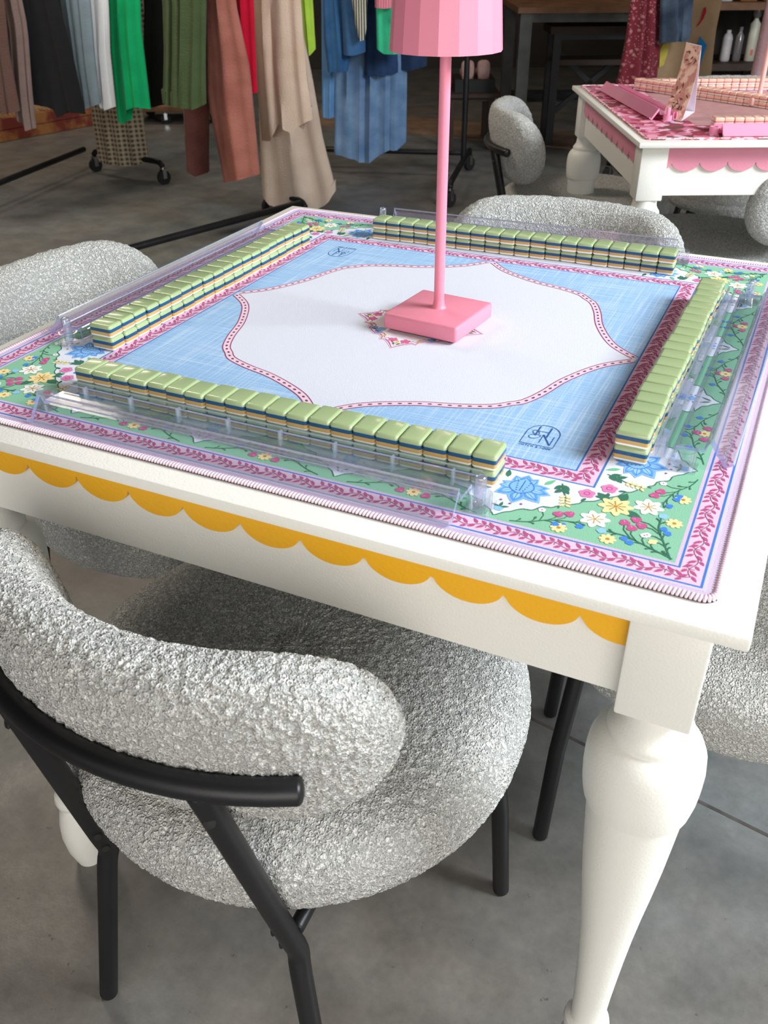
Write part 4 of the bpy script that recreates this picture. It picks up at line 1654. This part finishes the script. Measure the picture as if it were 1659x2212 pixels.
def garment(name, label, cat, c, wdir, left, right, hem, mat, depth=0.03, folds=5, amp=0.012, hook=None, ztop=1.36, ntop=None, phase=0.0, rows=16, cols=44, shoulder=None):
    """hanging cloth: closed folded sheet following left/right silhouettes and a hem, in the plane through c along wdir"""
    c = Vector((*c, 0))
    w = Vector((*wdir, 0)).normalized()
    n = Vector((w.y, -w.x, 0))
    if n.dot(CAM_LOC - c) < 0:
        n = -n

    def sz(uv):
        p = sight(uv[0], uv[1], c, n)
        return ((p - c).dot(w), p.z)
    Lp = sorted((sz(q) for q in left), key=lambda q: q[1])
    Rp = sorted((sz(q) for q in right), key=lambda q: q[1])
    Hp = sorted(sz(q) for q in hem)

    def lerp(tab, x, key, val):
        if x <= tab[0][key]:
            return tab[0][val]
        for a, b in zip(tab[:-1], tab[1:]):
            if x <= b[key]:
                k = (x - a[key]) / max(1e-9, b[key] - a[key])
                return a[val] + (b[val] - a[val]) * k
        return tab[-1][val]
    zlo = min(h[1] for h in Hp)
    rings = []
    uvs = []
    half = cols // 2
    tcol = [(0.5 - 0.5 * math.cos(PI * i / half)) for i in range(half + 1)]
    seq = [(t, 1) for t in tcol] + [(t, -1) for t in tcol[-2:0:-1]]
    for k in range(rows + 1):
        f = k / rows
        ring = []
        for t, side in seq:
            # hem height at this place
            sL0, sR0 = lerp(Lp, zlo, 1, 0), lerp(Rp, zlo, 1, 0)
            zh = lerp(Hp, sL0 + (sR0 - sL0) * t, 0, 1) + (0.004 if side < 0 else 0)
            z = zh + (ztop - zh) * f
            sL, sR = lerp(Lp, z, 1, 0), lerp(Rp, z, 1, 0)
            s = sL + (sR - sL) * t
            env = math.sin(PI * min(max(t, 0.0), 1.0)) ** 0.6
            d = side * (depth * (0.35 + 0.65 * (1 - f)) * env)
            fa = amp * (0.85 - 0.45 * f)
            d += fa * math.sin(2 * PI * folds * t + phase + 0.7 * math.sin(3.1 * f + phase)) * env + fa * 0.5 * math.sin(2 * PI * folds * 1.7 * t + 1.3 * phase + 2.2 * f) * env
            if k == rows:
                d *= 0.5
            ring.append(c + w * s + n * d + Vector((0, 0, z)))
        rings.append(ring)
    bm = bmesh.new()
    R = [[bm.verts.new(p) for p in r] for r in rings]
    uvl = bm.loops.layers.uv.new('UVMap')
    m = len(seq)
    for a, b in zip(R[:-1], R[1:]):
        for i in range(m):
            j = (i + 1) % m
            bm.faces.new((a[i], a[j], b[j], b[i]))
    bm.faces.new(R[-1])
    # the open lower end is closed a little way up inside, so the hem shows its thickness
    inner = [bm.verts.new(Vector(p.co) * 0.88 + Vector((c.x + w.x * (rings[0][i] - c).dot(w), c.y + w.y * (rings[0][i] - c).dot(w), p.co.z)) * 0.12 + Vector((0, 0, 0.05))) for i, p in enumerate(R[0])]
    for i in range(m):
        j = (i + 1) % m
        bm.faces.new((R[0][j], R[0][i], inner[i], inner[j]))
    bm.faces.new(inner[::-1])
    for f in bm.faces:
        for l in f.loops:
            q = l.vert.co - c
            l[uvl].uv = (q.dot(w) + (0.37 if (q.dot(n) < 0) else 0), q.z)
    if cat is None:
        return bm
    o = obj(name, bm, mat, smooth=55)
    tag(o, label, cat)
    # hanger hooked over the rail
    top = [p for p in rings[-1]]
    mid = sum(top, Vector()) / len(top)
    bm = bmesh.new()
    hp = hook or Vector((mid.x, mid.y, 1.535))
    add_tube(bm, [mid - w * 0.10 + Vector((0, 0, -0.02)), mid + Vector((0, 0, 0.03)), mid + w * 0.10 + Vector((0, 0, -0.02))], 0.004, 8)
    add_tube(bm, [mid + Vector((0, 0, 0.03)), Vector((hp.x, hp.y, hp.z - 0.03)), Vector((hp.x, hp.y, hp.z))], 0.002, 6)
    obj('hanger', bm, M_CHROME, o, smooth='all')
    return o


WA, WB = (0.965, 0.26), (0.955, -0.02)
def onA(t):
    return (-3.08 + 0.193 * t, 3.15 - 0.981 * t)


def onB(t):
    return (-1.96 - 0.306 * t, 2.80 - 0.952 * t)


# rail A, far end to near end
garment('plaid_skirt', 'brown and cream plaid skirt with a fringed hem, over the rail end', 'skirt', onA(0.05), WA,
        [(196, 0), (197, 240), (214, 350)], [(312, 0), (308, 240), (322, 345)], [(210, 348), (250, 352), (290, 356), (322, 348)],
        cloth('plaid_wool', (78, 64, 48), 'plaid', (176, 164, 140)), 0.05, 4, 0.014, phase=0.5)
garment('black_skirt', 'plain black skirt hanging between the green dress and the olive one', 'skirt', onA(0.02), WA,
        [(298, 0), (300, 226)], [(372, 0), (366, 226)], [(298, 226), (332, 230), (368, 222)], cloth('black_cotton', (26, 27, 24)), 0.04, 3, 0.010, phase=1.2)
garment('green_dress', 'bright green satin dress with a pointed uneven hem', 'dress', onA(0.32), WA,
        [(236, 0), (240, 110), (255, 258)], [(304, 0), (306, 60), (326, 234)], [(253, 258), (268, 266), (278, 264), (282, 234), (300, 228), (327, 236)],
        cloth('green_satin', (22, 178, 112)), 0.045, 3, 0.016, phase=0.2)
garment('white_shirt', 'white shirt with a knotted hem beside the green dress', 'shirt', onA(0.46), WA,
        [(184, 0), (200, 130), (212, 228)], [(235, 0), (238, 110), (250, 228)], [(205, 226), (220, 226), (232, 236), (250, 230)],
        cloth('white_cotton', (250, 252, 255)), 0.04, 3, 0.012, phase=2.2)
garment('grey_blue_skirt', 'pale grey blue skirt between the black dress and the white shirt', 'skirt', onA(0.58), WA,
        [(130, 0), (150, 110), (168, 224)], [(196, 0), (206, 130), (218, 226)], [(150, 222), (180, 224), (195, 232), (220, 222)],
        cloth('grey_blue_linen', (140, 158, 168)), 0.04, 4, 0.012, phase=0.9)
garment('black_dress', 'long black dress with soft vertical folds and an uneven hem', 'dress', onA(0.76), WA,
        [(10, 0), (24, 110), (42, 214)], [(126, 0), (156, 110), (184, 240)], [(40, 212), (70, 222), (110, 226), (122, 230), (132, 248), (142, 252), (150, 238), (184, 246)],
        cloth('black_crepe', (31, 32, 34)), 0.05, 5, 0.016, phase=0.3)
garment('taupe_trousers', 'two taupe trouser legs hanging below the black dress', 'trousers', onA(0.90), WA,
        [(20, 60), (30, 200), (36, 250)], [(60, 60), (70, 200), (78, 270)], [(34, 252), (46, 264), (56, 262), (64, 280), (78, 276)],
        cloth('taupe_wool', (124, 104, 98)), 0.03, 2, 0.012, phase=0.8)
garment('brown_dress', 'dark brown pleated dress at the left edge of the frame', 'dress', onA(1.02), WA,
        [(-90, 0), (-80, 240)], [(10, 0), (20, 110), (42, 232)], [(-80, 240), (0, 236), (20, 244), (42, 240)],
        cloth('brown_crepe', (92, 68, 60)), 0.05, 7, 0.016, phase=0.1)

# rail B, near end to far end
garment('olive_dress', 'olive green dress left of the rust trousers', 'dress', onB(0.62), WB,
        [(352, 0), (356, 110), (354, 222)], [(446, 0), (444, 120), (444, 226)], [(354, 222), (385, 226), (430, 234), (445, 224)],
        cloth('olive_cotton', (70, 84, 52)), 0.05, 5, 0.014, phase=0.6)
garment('maroon_trousers', 'dark maroon trouser leg below the olive dress', 'trousers', onB(0.45), WB,
        [(388, 60), (396, 220), (404, 350)], [(452, 60), (452, 220), (450, 365)], [(402, 348), (412, 366), (432, 378), (451, 372)],
        cloth('maroon_twill', (84, 48, 44), 'denim', (104, 62, 56)), 0.04, 1, 0.006, phase=0.4)
garment('rust_trousers', 'rust coloured jeans with a stitched hem', 'trousers', onB(0.52), WB,
        [(446, 0), (448, 200), (486, 385)], [(508, 0), (540, 150), (561, 376)], [(484, 392), (520, 386), (561, 376)],
        cloth('rust_denim', (150, 90, 78), 'denim', (170, 108, 94)), 0.055, 2, 0.012, phase=0.2)
garment('red_dress', 'narrow crimson dress between the rust and the beige clothes', 'dress', onB(0.40), WB,
        [(500, 0), (512, 200)], [(548, 0), (552, 100), (556, 198)], [(512, 198), (540, 202), (557, 200)], cloth('crimson_jersey', (190, 18, 48)), 0.03, 2, 0.008, phase=0.2)
garment('beige_trousers', 'wide beige trousers reaching almost to the floor', 'trousers', onB(0.06), (0.93, 0.2),
        [(552, 0), (560, 250), (566, 400)], [(640, 0), (672, 150), (698, 300), (726, 405)], [(565, 416), (590, 440), (625, 448), (690, 448), (712, 436), (728, 408)],
        cloth('beige_twill', (194, 172, 154), 'denim', (206, 186, 168)), 0.07, 2, 0.022, phase=0.6)
garment('beige_jacket', 'beige open jacket hanging over the wide trousers', 'jacket', onB(0.26), WB,
        [(546, 0), (552, 150), (566, 300)], [(650, 0), (662, 150), (676, 262)], [(565, 304), (600, 300), (612, 262), (645, 288), (650, 272), (676, 258)],
        cloth('beige_wool', (204, 178, 156), 'denim', (214, 190, 170)), 0.05, 3, 0.014, phase=2.4)
garment('lime_top', 'lime green top with a ribbed cuff behind the beige jacket', 'top', onB(-0.22), (0.93, 0.3),
        [(640, 0), (654, 108)], [(676, 0), (682, 106)], [(652, 116), (672, 119), (682, 106)], cloth('lime_knit', (172, 208, 72)), 0.03, 2, 0.008, phase=0.3)

# rail C: denim
DC = (0.95, 0.30)
def onC(t, back=0.0):
    return (-1.372 - 0.958 * t - 0.288 * back, 3.83 - 0.288 * t + 0.958 * back)


garment('light_denim_skirt', 'light blue pleated denim skirt lowest on the denim rail', 'skirt', onC(0.42), (0.93, 0.36),
        [(716, 60), (724, 150), (722, 330)], [(878, 60), (880, 150), (878, 295)], [(722, 332), (748, 336), (772, 342), (782, 348), (800, 346), (835, 322), (858, 322), (880, 304)],
        cloth('light_denim', (92, 124, 164), 'denim', (126, 156, 190)), 0.06, 6, 0.022, phase=0.4)
garment('pale_denim_shirt', 'sky blue denim strip at the left of the denim rail', 'shirt', onC(0.62), (0.93, 0.36),
        [(694, 0), (696, 250)], [(730, 0), (726, 250)], [(694, 252), (712, 254), (727, 252)], cloth('sky_denim', (88, 134, 184), 'denim', (108, 152, 198)), 0.03, 2, 0.008, phase=0.3)
garment('blue_sweater', 'blue sweatshirt sleeve with a gathered cuff on the denim rail', 'sweater', onC(0.36, -0.10), (0.93, 0.36),
        [(698, 0), (700, 90), (708, 150)], [(744, 0), (758, 110), (752, 152)], [(706, 156), (726, 152), (752, 154)], cloth('blue_fleece', (44, 88, 136), 'denim', (62, 108, 154)), 0.05, 2, 0.012, phase=0.1)
garment('blue_jacket', 'blue denim jacket sleeve with a turned cuff', 'jacket', onC(0.30, -0.14), (0.93, 0.36),
        [(738, 0), (742, 110)], [(784, 0), (790, 112)], [(740, 118), (765, 118), (790, 112)], cloth('mid_denim', (52, 92, 140), 'denim', (70, 112, 158)), 0.05, 1, 0.008, phase=0.2)
garment('striped_shirt', 'black and white striped sleeve tapering to a point', 'shirt', onC(0.22, -0.22), (0.93, 0.36),
        [(760, 0), (768, 60), (776, 84)], [(794, 0), (792, 60), (788, 84)], [(774, 86), (782, 88), (790, 84)], cloth('striped_cotton', (60, 60, 58), 'stripe', (214, 208, 190)), 0.025, 1, 0.005, phase=0.2)
garment('navy_jacket', 'dark navy denim jacket above the light skirt', 'jacket', onC(0.22, -0.03), (0.93, 0.36),
        [(786, 0), (788, 160)], [(856, 0), (860, 160)], [(786, 162), (820, 162), (862, 156)], cloth('navy_denim', (38, 60, 98), 'denim', (52, 78, 118)), 0.05, 2, 0.010, phase=0.5)
garment('dark_navy_skirt', 'dark navy skirt behind the lamp shade', 'skirt', onC(0.12, 0.04), (0.93, 0.36),
        [(850, 0), (852, 146)], [(918, 0), (922, 140)], [(850, 148), (885, 150), (922, 142)], cloth('ink_denim', (34, 52, 82), 'denim', (46, 66, 98)), 0.05, 2, 0.010, phase=0.9)
garment('mint_dress', 'mint green dress half hidden by the pink lamp shade', 'dress', onC(0.15, -0.20), (0.93, 0.36),
        [(812, 18), (814, 100)], [(874, 18), (880, 110)], [(813, 104), (830, 116), (880, 114)], cloth('mint_jersey', (62, 196, 148)), 0.04, 2, 0.012, phase=0.7)
garment('pink_knit', 'pink ribbed sleeve beside the lamp shade', 'sweater', onC(0.13, -0.27), (0.93, 0.36),
        [(810, 0), (810, 14)], [(852, 0), (850, 14)], [(810, 16), (830, 18), (852, 16)], cloth('pink_rib', (206, 110, 128), 'stripe', (226, 150, 164)), 0.03, 1, 0.006, phase=0.7)

# rail D on the right: dress, jeans, banner
d0, d1 = room(1.19, 4.72), room(3.0, 4.72)
x0, x1 = room(1.19, 4.45), room(1.19, 5.0)
y0, y1 = room(2.9, 4.45), room(2.9, 5.0)
make_rail('black rolling clothes rail behind the pink trimmed table with the maroon dress', (d0.x, d0.y), (d1.x, d1.y),
          ((x0.x, x0.y), (x1.x, x1.y)), ((y0.x, y0.y), (y1.x, y1.y)), [((x1.x, x1.y), (y1.x, y1.y))])
DR = (RIGHT.x, RIGHT.y)


def rf(r, f):
    p = room(r, f)
    return (p.x, p.y)


garment('maroon_dress', 'long maroon dress with a pale printed pattern behind the pink trimmed table', 'dress', rf(1.3, 4.66), DR,
        [(1362, 0), (1350, 90), (1328, 200)], [(1428, 0), (1426, 90), (1416, 200)], [(1326, 196), (1370, 204), (1417, 200)],
        cloth('maroon_print', (118, 42, 54), 'print', (196, 140, 138)), 0.06, 3, 0.018, phase=0.4)
garment('blue_jeans', 'dark blue jeans with a pale edge above the tent card', 'jeans', rf(1.42, 4.60), DR,
        [(1426, 0), (1424, 84)], [(1498, 0), (1490, 82)], [(1424, 92), (1450, 88), (1475, 88), (1490, 84)],
        cloth('slate_denim', (48, 60, 78), 'denim', (84, 100, 120)), 0.05, 3, 0.014, phase=0.3)
bn = garment('burlap_banner', 'tan burlap banner with red, yellow and blue patches', 'banner', rf(1.46, 4.74), DR,
        [(1432, 0), (1424, 90), (1412, 200)], [(1560, 0), (1546, 70), (1532, 200)], [(1412, 200), (1470, 204), (1532, 200)],
        cloth('burlap', (172, 144, 112)), 0.012, 1, 0.004, phase=0.3)


def patch(parent, name, uv, mat, f, label=None, r0=1.46):
    c = Vector((*rf(r0, f), 0))
    bm = bmesh.new()
    P = [sight(u, v, c, FWD) for u, v in uv]
    ring_sweep(bm, [P, [p + FWD * 0.004 for p in P]])
    o = obj(name, bm, mat, parent)
    tag(o, label)
    return o


fp = 4.70
patch(bn, 'patch', [(1504, 58), (1513, 44), (1521, 17), (1525, 15), (1526, 25), (1520, 40), (1510, 54)], material('red_felt', (176, 30, 44), 0.9, vary=(30, (168, 26, 40))), fp, 'red leaf shaped patch')
patch(bn, 'patch', [(1494, 140), (1513, 79), (1527, 97), (1508, 153)], material('blue_felt', (26, 132, 196), 0.9, vary=(30, (22, 124, 188))), fp, 'blue tag shaped patch')
patch(bn, 'patch', [(1426, 108), (1433, 96), (1446, 92), (1443, 112), (1434, 140), (1424, 146)], material('yellow_felt', (204, 186, 84), 0.9, vary=(30, (192, 172, 76))), fp, 'yellow patch')
mv = garment('mauve_dress', 'mauve dress with a pale edge at the right frame edge', 'dress', rf(1.72, 4.20), DR,
        [(1652, 20), (1634, 100), (1618, 176)], [(1760, 20), (1750, 100), (1740, 176)], [(1618, 178), (1680, 182), (1740, 178)],
        cloth('mauve_satin', (150, 116, 118), 'denim', (176, 142, 146)), 0.05, 3, 0.016, phase=0.2, hook=Vector((*rf(1.80, 4.72), 1.535)))

# ---------------------------------------------------------------- shop fittings at the back
def beam(bm, a, b, w, h, mi=0):
    """square bar from a to b"""
    a, b = Vector(a), Vector(b)
    d = (b - a).normalized()
    s = d.cross(Vector((0, 0, 1)))
    if s.length < 1e-4:
        s = RIGHT.copy()
    s.normalize()
    u = s.cross(d).normalized()
    s, u = s * w / 2, u * h / 2
    ring_sweep(bm, [[p - s - u, p + s - u, p + s + u, p - s + u] for p in (a, b)], mi=mi)


def bench(label, r0, r1, f0, f1, zt, post, m_post, m_top, shelf_z=None, braces=True, name='work_bench', top_t=0.04):
    t = thing(name, label, 'shelf', (0, 0, 0))
    for r in (r0, r1):
        for f in (f0, f1):
            bm = bmesh.new()
            beam(bm, room(r, f, 0), room(r, f, zt - top_t), post, post)
            obj('post', bm, m_post, t)
    bm = bmesh.new()
    for f in (f0, f1):
        beam(bm, room(r0, f, zt - top_t - post * .35), room(r1, f, zt - top_t - post * .35), post * 0.6, post * .7)
    obj('frame', bm, m_post, t)
    n = 3
    for k in range(n):
        fa, fb = f0 - 0.05 + (f1 - f0 + 0.1) * k / n, f0 - 0.05 + (f1 - f0 + 0.1) * (k + 1) / n - 0.006
        bm = bmesh.new()
        ring_sweep(bm, [[room(r0 - .05, fa, z), room(r1 + .05, fa, z), room(r1 + .05, fb, z), room(r0 - .05, fb, z)] for z in (zt - top_t, zt)])
        obj('top_board', bm, m_top, t)
    if shelf_z:
        bm = bmesh.new()
        ring_sweep(bm, [[room(r0, f0, z), room(r1, f0, z), room(r1, f1, z), room(r0, f1, z)] for z in (shelf_z - 0.03, shelf_z)])
        obj('shelf_board', bm, m_top, t)
    if braces:
        for a, b in (((r0, f1, .12), (r1, f1, zt - .12)), ((r1, f1, .12), (r0, f1, zt - .12))):
            bm = bmesh.new()
            beam(bm, room(*a), room(*b), 0.02, 0.03)
            obj('brace', bm, m_post, t)
    return t


bench('grey steel work bench with a worn wooden top behind the far left chair', 0.77, 1.64, 5.55, 6.25, 0.785, 0.065, M_GREYSTEEL, M_WOOD, None, False, top_t=0.028)
bench('black steel stand with a brown shelf under the work bench', 1.02, 1.54, 5.95, 6.15, 0.66, 0.045, M_BLACK, M_DARKWOOD, 0.48, True, 'steel_stand')
t = thing('wire_shelf', 'low black slatted shelf under the work bench', 'shelf', (0, 0, 0))
for k in range(7):
    bm = bmesh.new()
    fk = 6.32 + 0.07 * k
    beam(bm, room(0.82, fk, 0.20), room(1.52, fk, 0.20), 0.018, 0.012)
    obj('slat', bm, M_BLACK, t)
for r in (0.84, 1.50):
    bm = bmesh.new()
    for f in (6.32, 6.74):
        beam(bm, room(r, f, 0), room(r, f, 0.194), 0.02, 0.02)
    beam(bm, room(r, 6.30, 0.185), room(r, 6.76, 0.185), 0.02, 0.018)
    obj('leg_frame', bm, M_BLACK, t)

# shoes on a black box on a low dark stand
bench('low dark wooden stand holding a black box left of the work bench', 0.40, 0.64, 5.86, 6.2, 0.315, 0.035, M_DARKWOOD, M_DARKWOOD, None, False, 'low_stand', 0.02)
bm = bmesh.new()
ring_sweep(bm, [[room(.42, 5.88, z), room(.66, 5.88, z), room(.66, 6.15, z), room(.42, 6.15, z)] for z in (0.3155, 0.385)])
tag(obj('shoe_box', bm, material('black_card', (20, 20, 20), 0.6, vary=(20, (28, 28, 28)))), 'black shoe box under a pair of pale pink shoes', 'box')
for k, r in enumerate((0.495, 0.590)):
    bm = bmesh.new()
    prof = []
    for i, (w, h, y) in enumerate(((.030, .085, 0), (.038, .100, .008), (.040, .102, .03), (.036, .075, .07), (.037, .052, .12), (.036, .045, .17), (.024, .03, .21))):
        ring = []
        for q in range(14):
            a = 2 * PI * q / 14
            dz = h / 2 + h / 2 * math.copysign(abs(math.sin(a)) ** .55, math.sin(a))
            ring.append(room(r + w * math.copysign(abs(math.cos(a)) ** .7, math.cos(a)), 5.895 + y, 0.3855 + dz))
        prof.append(ring)
    ring_sweep(bm, prof)
    s = obj('shoe', bm, material('blush_leather', (214, 178, 172), 0.55, vary=(20, (196, 150, 140))), smooth='all')
    tag(s, 'pale pink shoe on the black box, %s of the pair' % ('left' if k == 0 else 'right'), 'shoe', 'pale pink shoes')
    bm = bmesh.new()
    beam(bm, room(r, 5.898, 0.3856 + 0.008), room(r, 6.10, 0.3856 + 0.008), 0.066, 0.014)
    obj('sole', bm, material('tan_sole', (150, 108, 84), 0.7, vary=(30, (130, 92, 70))), s)

# shelf with bottles on the right
t = thing('bottle_shelf', 'dark wooden shelf unit with bottles at the right', 'shelf', (0, 0, 0))
for zz in (0.30, 0.505, 0.80):
    bm = bmesh.new()
    ring_sweep(bm, [[room(1.72, 5.5, z), room(2.9, 5.5, z), room(2.9, 5.95, z), room(1.72, 5.95, z)] for z in (zz - 0.035, zz)])
    obj('shelf_board', bm, M_DARKWOOD if zz < 0.7 else M_WOOD, t)
for r in (1.74, 2.16, 2.88):
    for f in (5.52, 5.93):
        bm = bmesh.new()
        beam(bm, room(r, f, 0), room(r, f, 1.2), 0.035, 0.035)
        obj('post', bm, M_DARKWOOD, t)
bm = bmesh.new()
beam(bm, room(1.72, 5.945, 0.6), room(2.9, 5.945, 0.6), 0.012, 1.15)
obj('back_panel', bm, M_DARKWALL, t)


def bottle(label, u, v, prof, mat, cap=None, capm=None, group=None, f=5.62):
    c = Vector((*rf(1.9, f), 0))
    p = sight(u, v, c, FWD)
    bm = bmesh.new()
    add_lathe(bm, prof, 24)
    o = obj('bottle', bm, mat, smooth=40, loc=(p.x, p.y, 0.5055))
    tag(o, label, 'bottle', group)
    if cap:
        bm = bmesh.new()
        add_lathe(bm, cap, 20)
        obj('cap', bm, capm, o, smooth=40)
    return o


M_PLASTIC = material('white_plastic', (214, 208, 208), 0.4, vary=(20, (196, 190, 192)))
M_CREAMP = material('cream_plastic', (214, 212, 196), 0.4, vary=(20, (202, 200, 184)))
M_SMOKE = acrylic('clear_bottle_plastic', (178, 172, 172), 0.35, 0.08)
bottle('white ribbed bottle on the dark shelf', 1565, 122, [(0.024, 0), (0.027, 0.004)] + [(0.027 + 0.0012 * (i % 2), 0.01 + 0.009 * i) for i in range(13)] + [(0.020, 0.135), (0.012, 0.14)], M_PLASTIC, [(0.013, 0.1395), (0.013, 0.155), (0.0, 0.157)], M_PLASTIC)
bottle('clear plastic bottle between the white bottle and the tall pump bottle', 1590, 124, [(0.020, 0), (0.023, 0.004), (0.023, 0.125), (0.010, 0.145), (0.010, 0.15)], M_SMOKE, [(0.011, 0.15), (0.011, 0.17), (0, 0.172)], M_SMOKE)
bt = bottle('tall cream pump bottle with a red mark on the dark shelf', 1618, 126, [(0.025, 0), (0.028, 0.004), (0.028, 0.185), (0.012, 0.205), (0.012, 0.212)], M_CREAMP, [(0.013, 0.212), (0.022, 0.222), (0.026, 0.24), (0.024, 0.262), (0.012, 0.27), (0, 0.271)], M_SMOKE)
bm = bmesh.new()
a0 = math.atan2(CAM_LOC.y - bt.location.y, CAM_LOC.x - bt.location.x) + 0.25
ring_sweep(bm, [[(rr * math.cos(a0 + d), rr * math.sin(a0 + d), z) for d, z in ((-.25, .03), (.25, .03), (.25, .06), (-.25, .06))] for rr in (0.0282, 0.0288)])
tag(obj('mark', bm, material('coral_ink', (226, 110, 92), 0.6, vary=(30, (220, 100, 84))), bt), 'coral red mark')
for k, (r, w, c) in enumerate(((1.98, 0.09, (150, 96, 48)), (2.10, 0.08, (132, 80, 40)), (1.86, 0.06, (214, 210, 214)))):
    bm = bmesh.new()
    ring_sweep(bm, [[room(r - w / 2, 5.58, z), room(r + w / 2, 5.58, z), room(r + w / 2, 5.78, z), room(r - w / 2, 5.78, z)] for z in (0.8006, 0.93)])
    bmesh.ops.bevel(bm, geom=bm.edges[:], offset=0.004, segments=1, affect='EDGES')
    tag(obj('box', bm, material('carton_%s' % ('amber', 'brown', 'white')[k], c, 0.7, vary=(20, tuple(int(x * .9) for x in c)))), '%s on the upper board of the bottle shelf' % ('amber carton', 'brown carton', 'white carton')[k], 'box')

# low painted platform with a fringed rug, far left
pa, pb = Vector((-4.477, 3.592, 0)), Vector((-4.324, 4.283, 0))
d = (pb - pa).normalized()
s = Vector((-d.y, d.x, 0))
pa, pb = pa - d * 0.7, pb + d * 0.12
t = thing('platform', 'low platform of worn red painted boards with yellow wear, far left', 'platform', (0, 0, 0))
M_REDWOOD = material('worn_red_paint', (122, 50, 40), 0.7, vary=(7, (168, 116, 66), 0.07), bump=(40, 0.002))
for k in range(2):
    bm = bmesh.new()
    z0, z1 = 0.002 + 0.068 * k, 0.066 + 0.068 * k
    ring_sweep(bm, [[pa + Vector((0, 0, z)), pb + Vector((0, 0, z)), pb + s * 0.03 + Vector((0, 0, z)), pa + s * 0.03 + Vector((0, 0, z))] for z in (z0, z1)])
    obj('front_board', bm, M_REDWOOD, t)
for k in range(6):
    bm = bmesh.new()
    a, b = pa + s * (0.03 + 0.15 * k), pa + s * (0.03 + 0.15 * (k + 1) - 0.006)
    ring_sweep(bm, [[p + Vector((0, 0, z)) for p in (a, a + (pb - pa), b + (pb - pa), b)] for z in (0.112, 0.134)])
    obj('board', bm, M_REDWOOD, t)
bm = bmesh.new()
for a, b in ((pa + s * .04, pb + s * .04), (pa + s * .86, pb + s * .86)):
    for q in (a + d * .03, b - d * .03):
        beam(bm, q, q + Vector((0, 0, 0.112)), 0.05, 0.05)
obj('leg', bm, M_DARKWOOD, t)
bm = bmesh.new()
a, b = pa + s * 0.10 + d * .05, pb + s * 0.10 - d * .10
ring_sweep(bm, [[p + Vector((0, 0, z)) for p in (a, b, b + s * .62, a + s * .62)] for z in (0.1345, 0.146)])
rug = obj('woven_rug', bm, material('jute', (176, 146, 106), 0.95, vary=(40, (150, 120, 84)), bump=(90, 0.003)))
tag(rug, 'tan woven rug with a fringe on the red platform', 'rug')
bm = bmesh.new()
rr_ = random.Random(4)
L = (b - a).length
k = 0.01
while k < L:
    q = a + d * k
    add_tube(bm, [q + Vector((0, 0, .145)), q - s * 0.02 + Vector((0, 0, .148)), q - s * rr_.uniform(.05, .075) + d * rr_.uniform(-.012, .012) + Vector((0, 0, .1375))], 0.0028, 5, False)
    k += 0.014
tag(obj('fringe', bm, material('jute_thread', (186, 158, 118), 0.95, vary=(40, (166, 136, 98))), rug, smooth='all'), None, None, None, 'stuff')

# low dolly with white boxes under the green dress
p = on_floor(357, 268)
t = thing('dolly', 'low wooden dolly on casters below the hems', 'dolly', (p.x, p.y, 0), RZ)
bm = bmesh.new()
add_box(bm, -0.22, 0.34, -0.02, 0.40, 0.082, 0.118, 0.003, 1)
obj('deck', bm, M_WOOD, t)
for x, y in ((-0.0, 0.03), (0.30, 0.03), (-0.18, 0.36), (0.30, 0.36)):
    bm = bmesh.new()
    add_caster(bm, (x, y), 0.4)
    cst = obj('caster', bm, [M_CHROME, M_RUBBER], t, smooth=40)
    cst.location.z = 0.0
    cst.scale = (1, 1, 0.81)
for k in range(2):
    bm = bmesh.new()
    add_box(bm, -0.055, 0.055, -0.08, 0.08, 0, 0.17, 0.004, 1)
    q = p + RIGHT * (-0.02 + 0.135 * k) + FWD * 0.14
    tag(obj('carton', bm, material('white_carton', (206, 198, 188), 0.7, vary=(10, (190, 182, 172))), None, False, (q.x, q.y, 0.1185), RZ + 0.1 * k), 'white carton on the dolly, %s one' % ('left', 'right')[k], 'box', 'white cartons on the dolly')

# worn rug on the floor between the rails and the shelves
R4 = [on_floor(690, 271), on_floor(1240, 323), on_floor(1240, 286), on_floor(690, 236)]
bm = bmesh.new()
ring_sweep(bm, [[q + Vector((0, 0, z)) for q in R4] for z in (0.0005, 0.007)])
tag(obj('floor_rug', bm, material('worn_rug', (142, 116, 92), 0.95, vary=(9, (112, 90, 74), 0.2), bump=(120, 0.002))), 'worn brown rug on the concrete beyond the denim rail', 'rug')
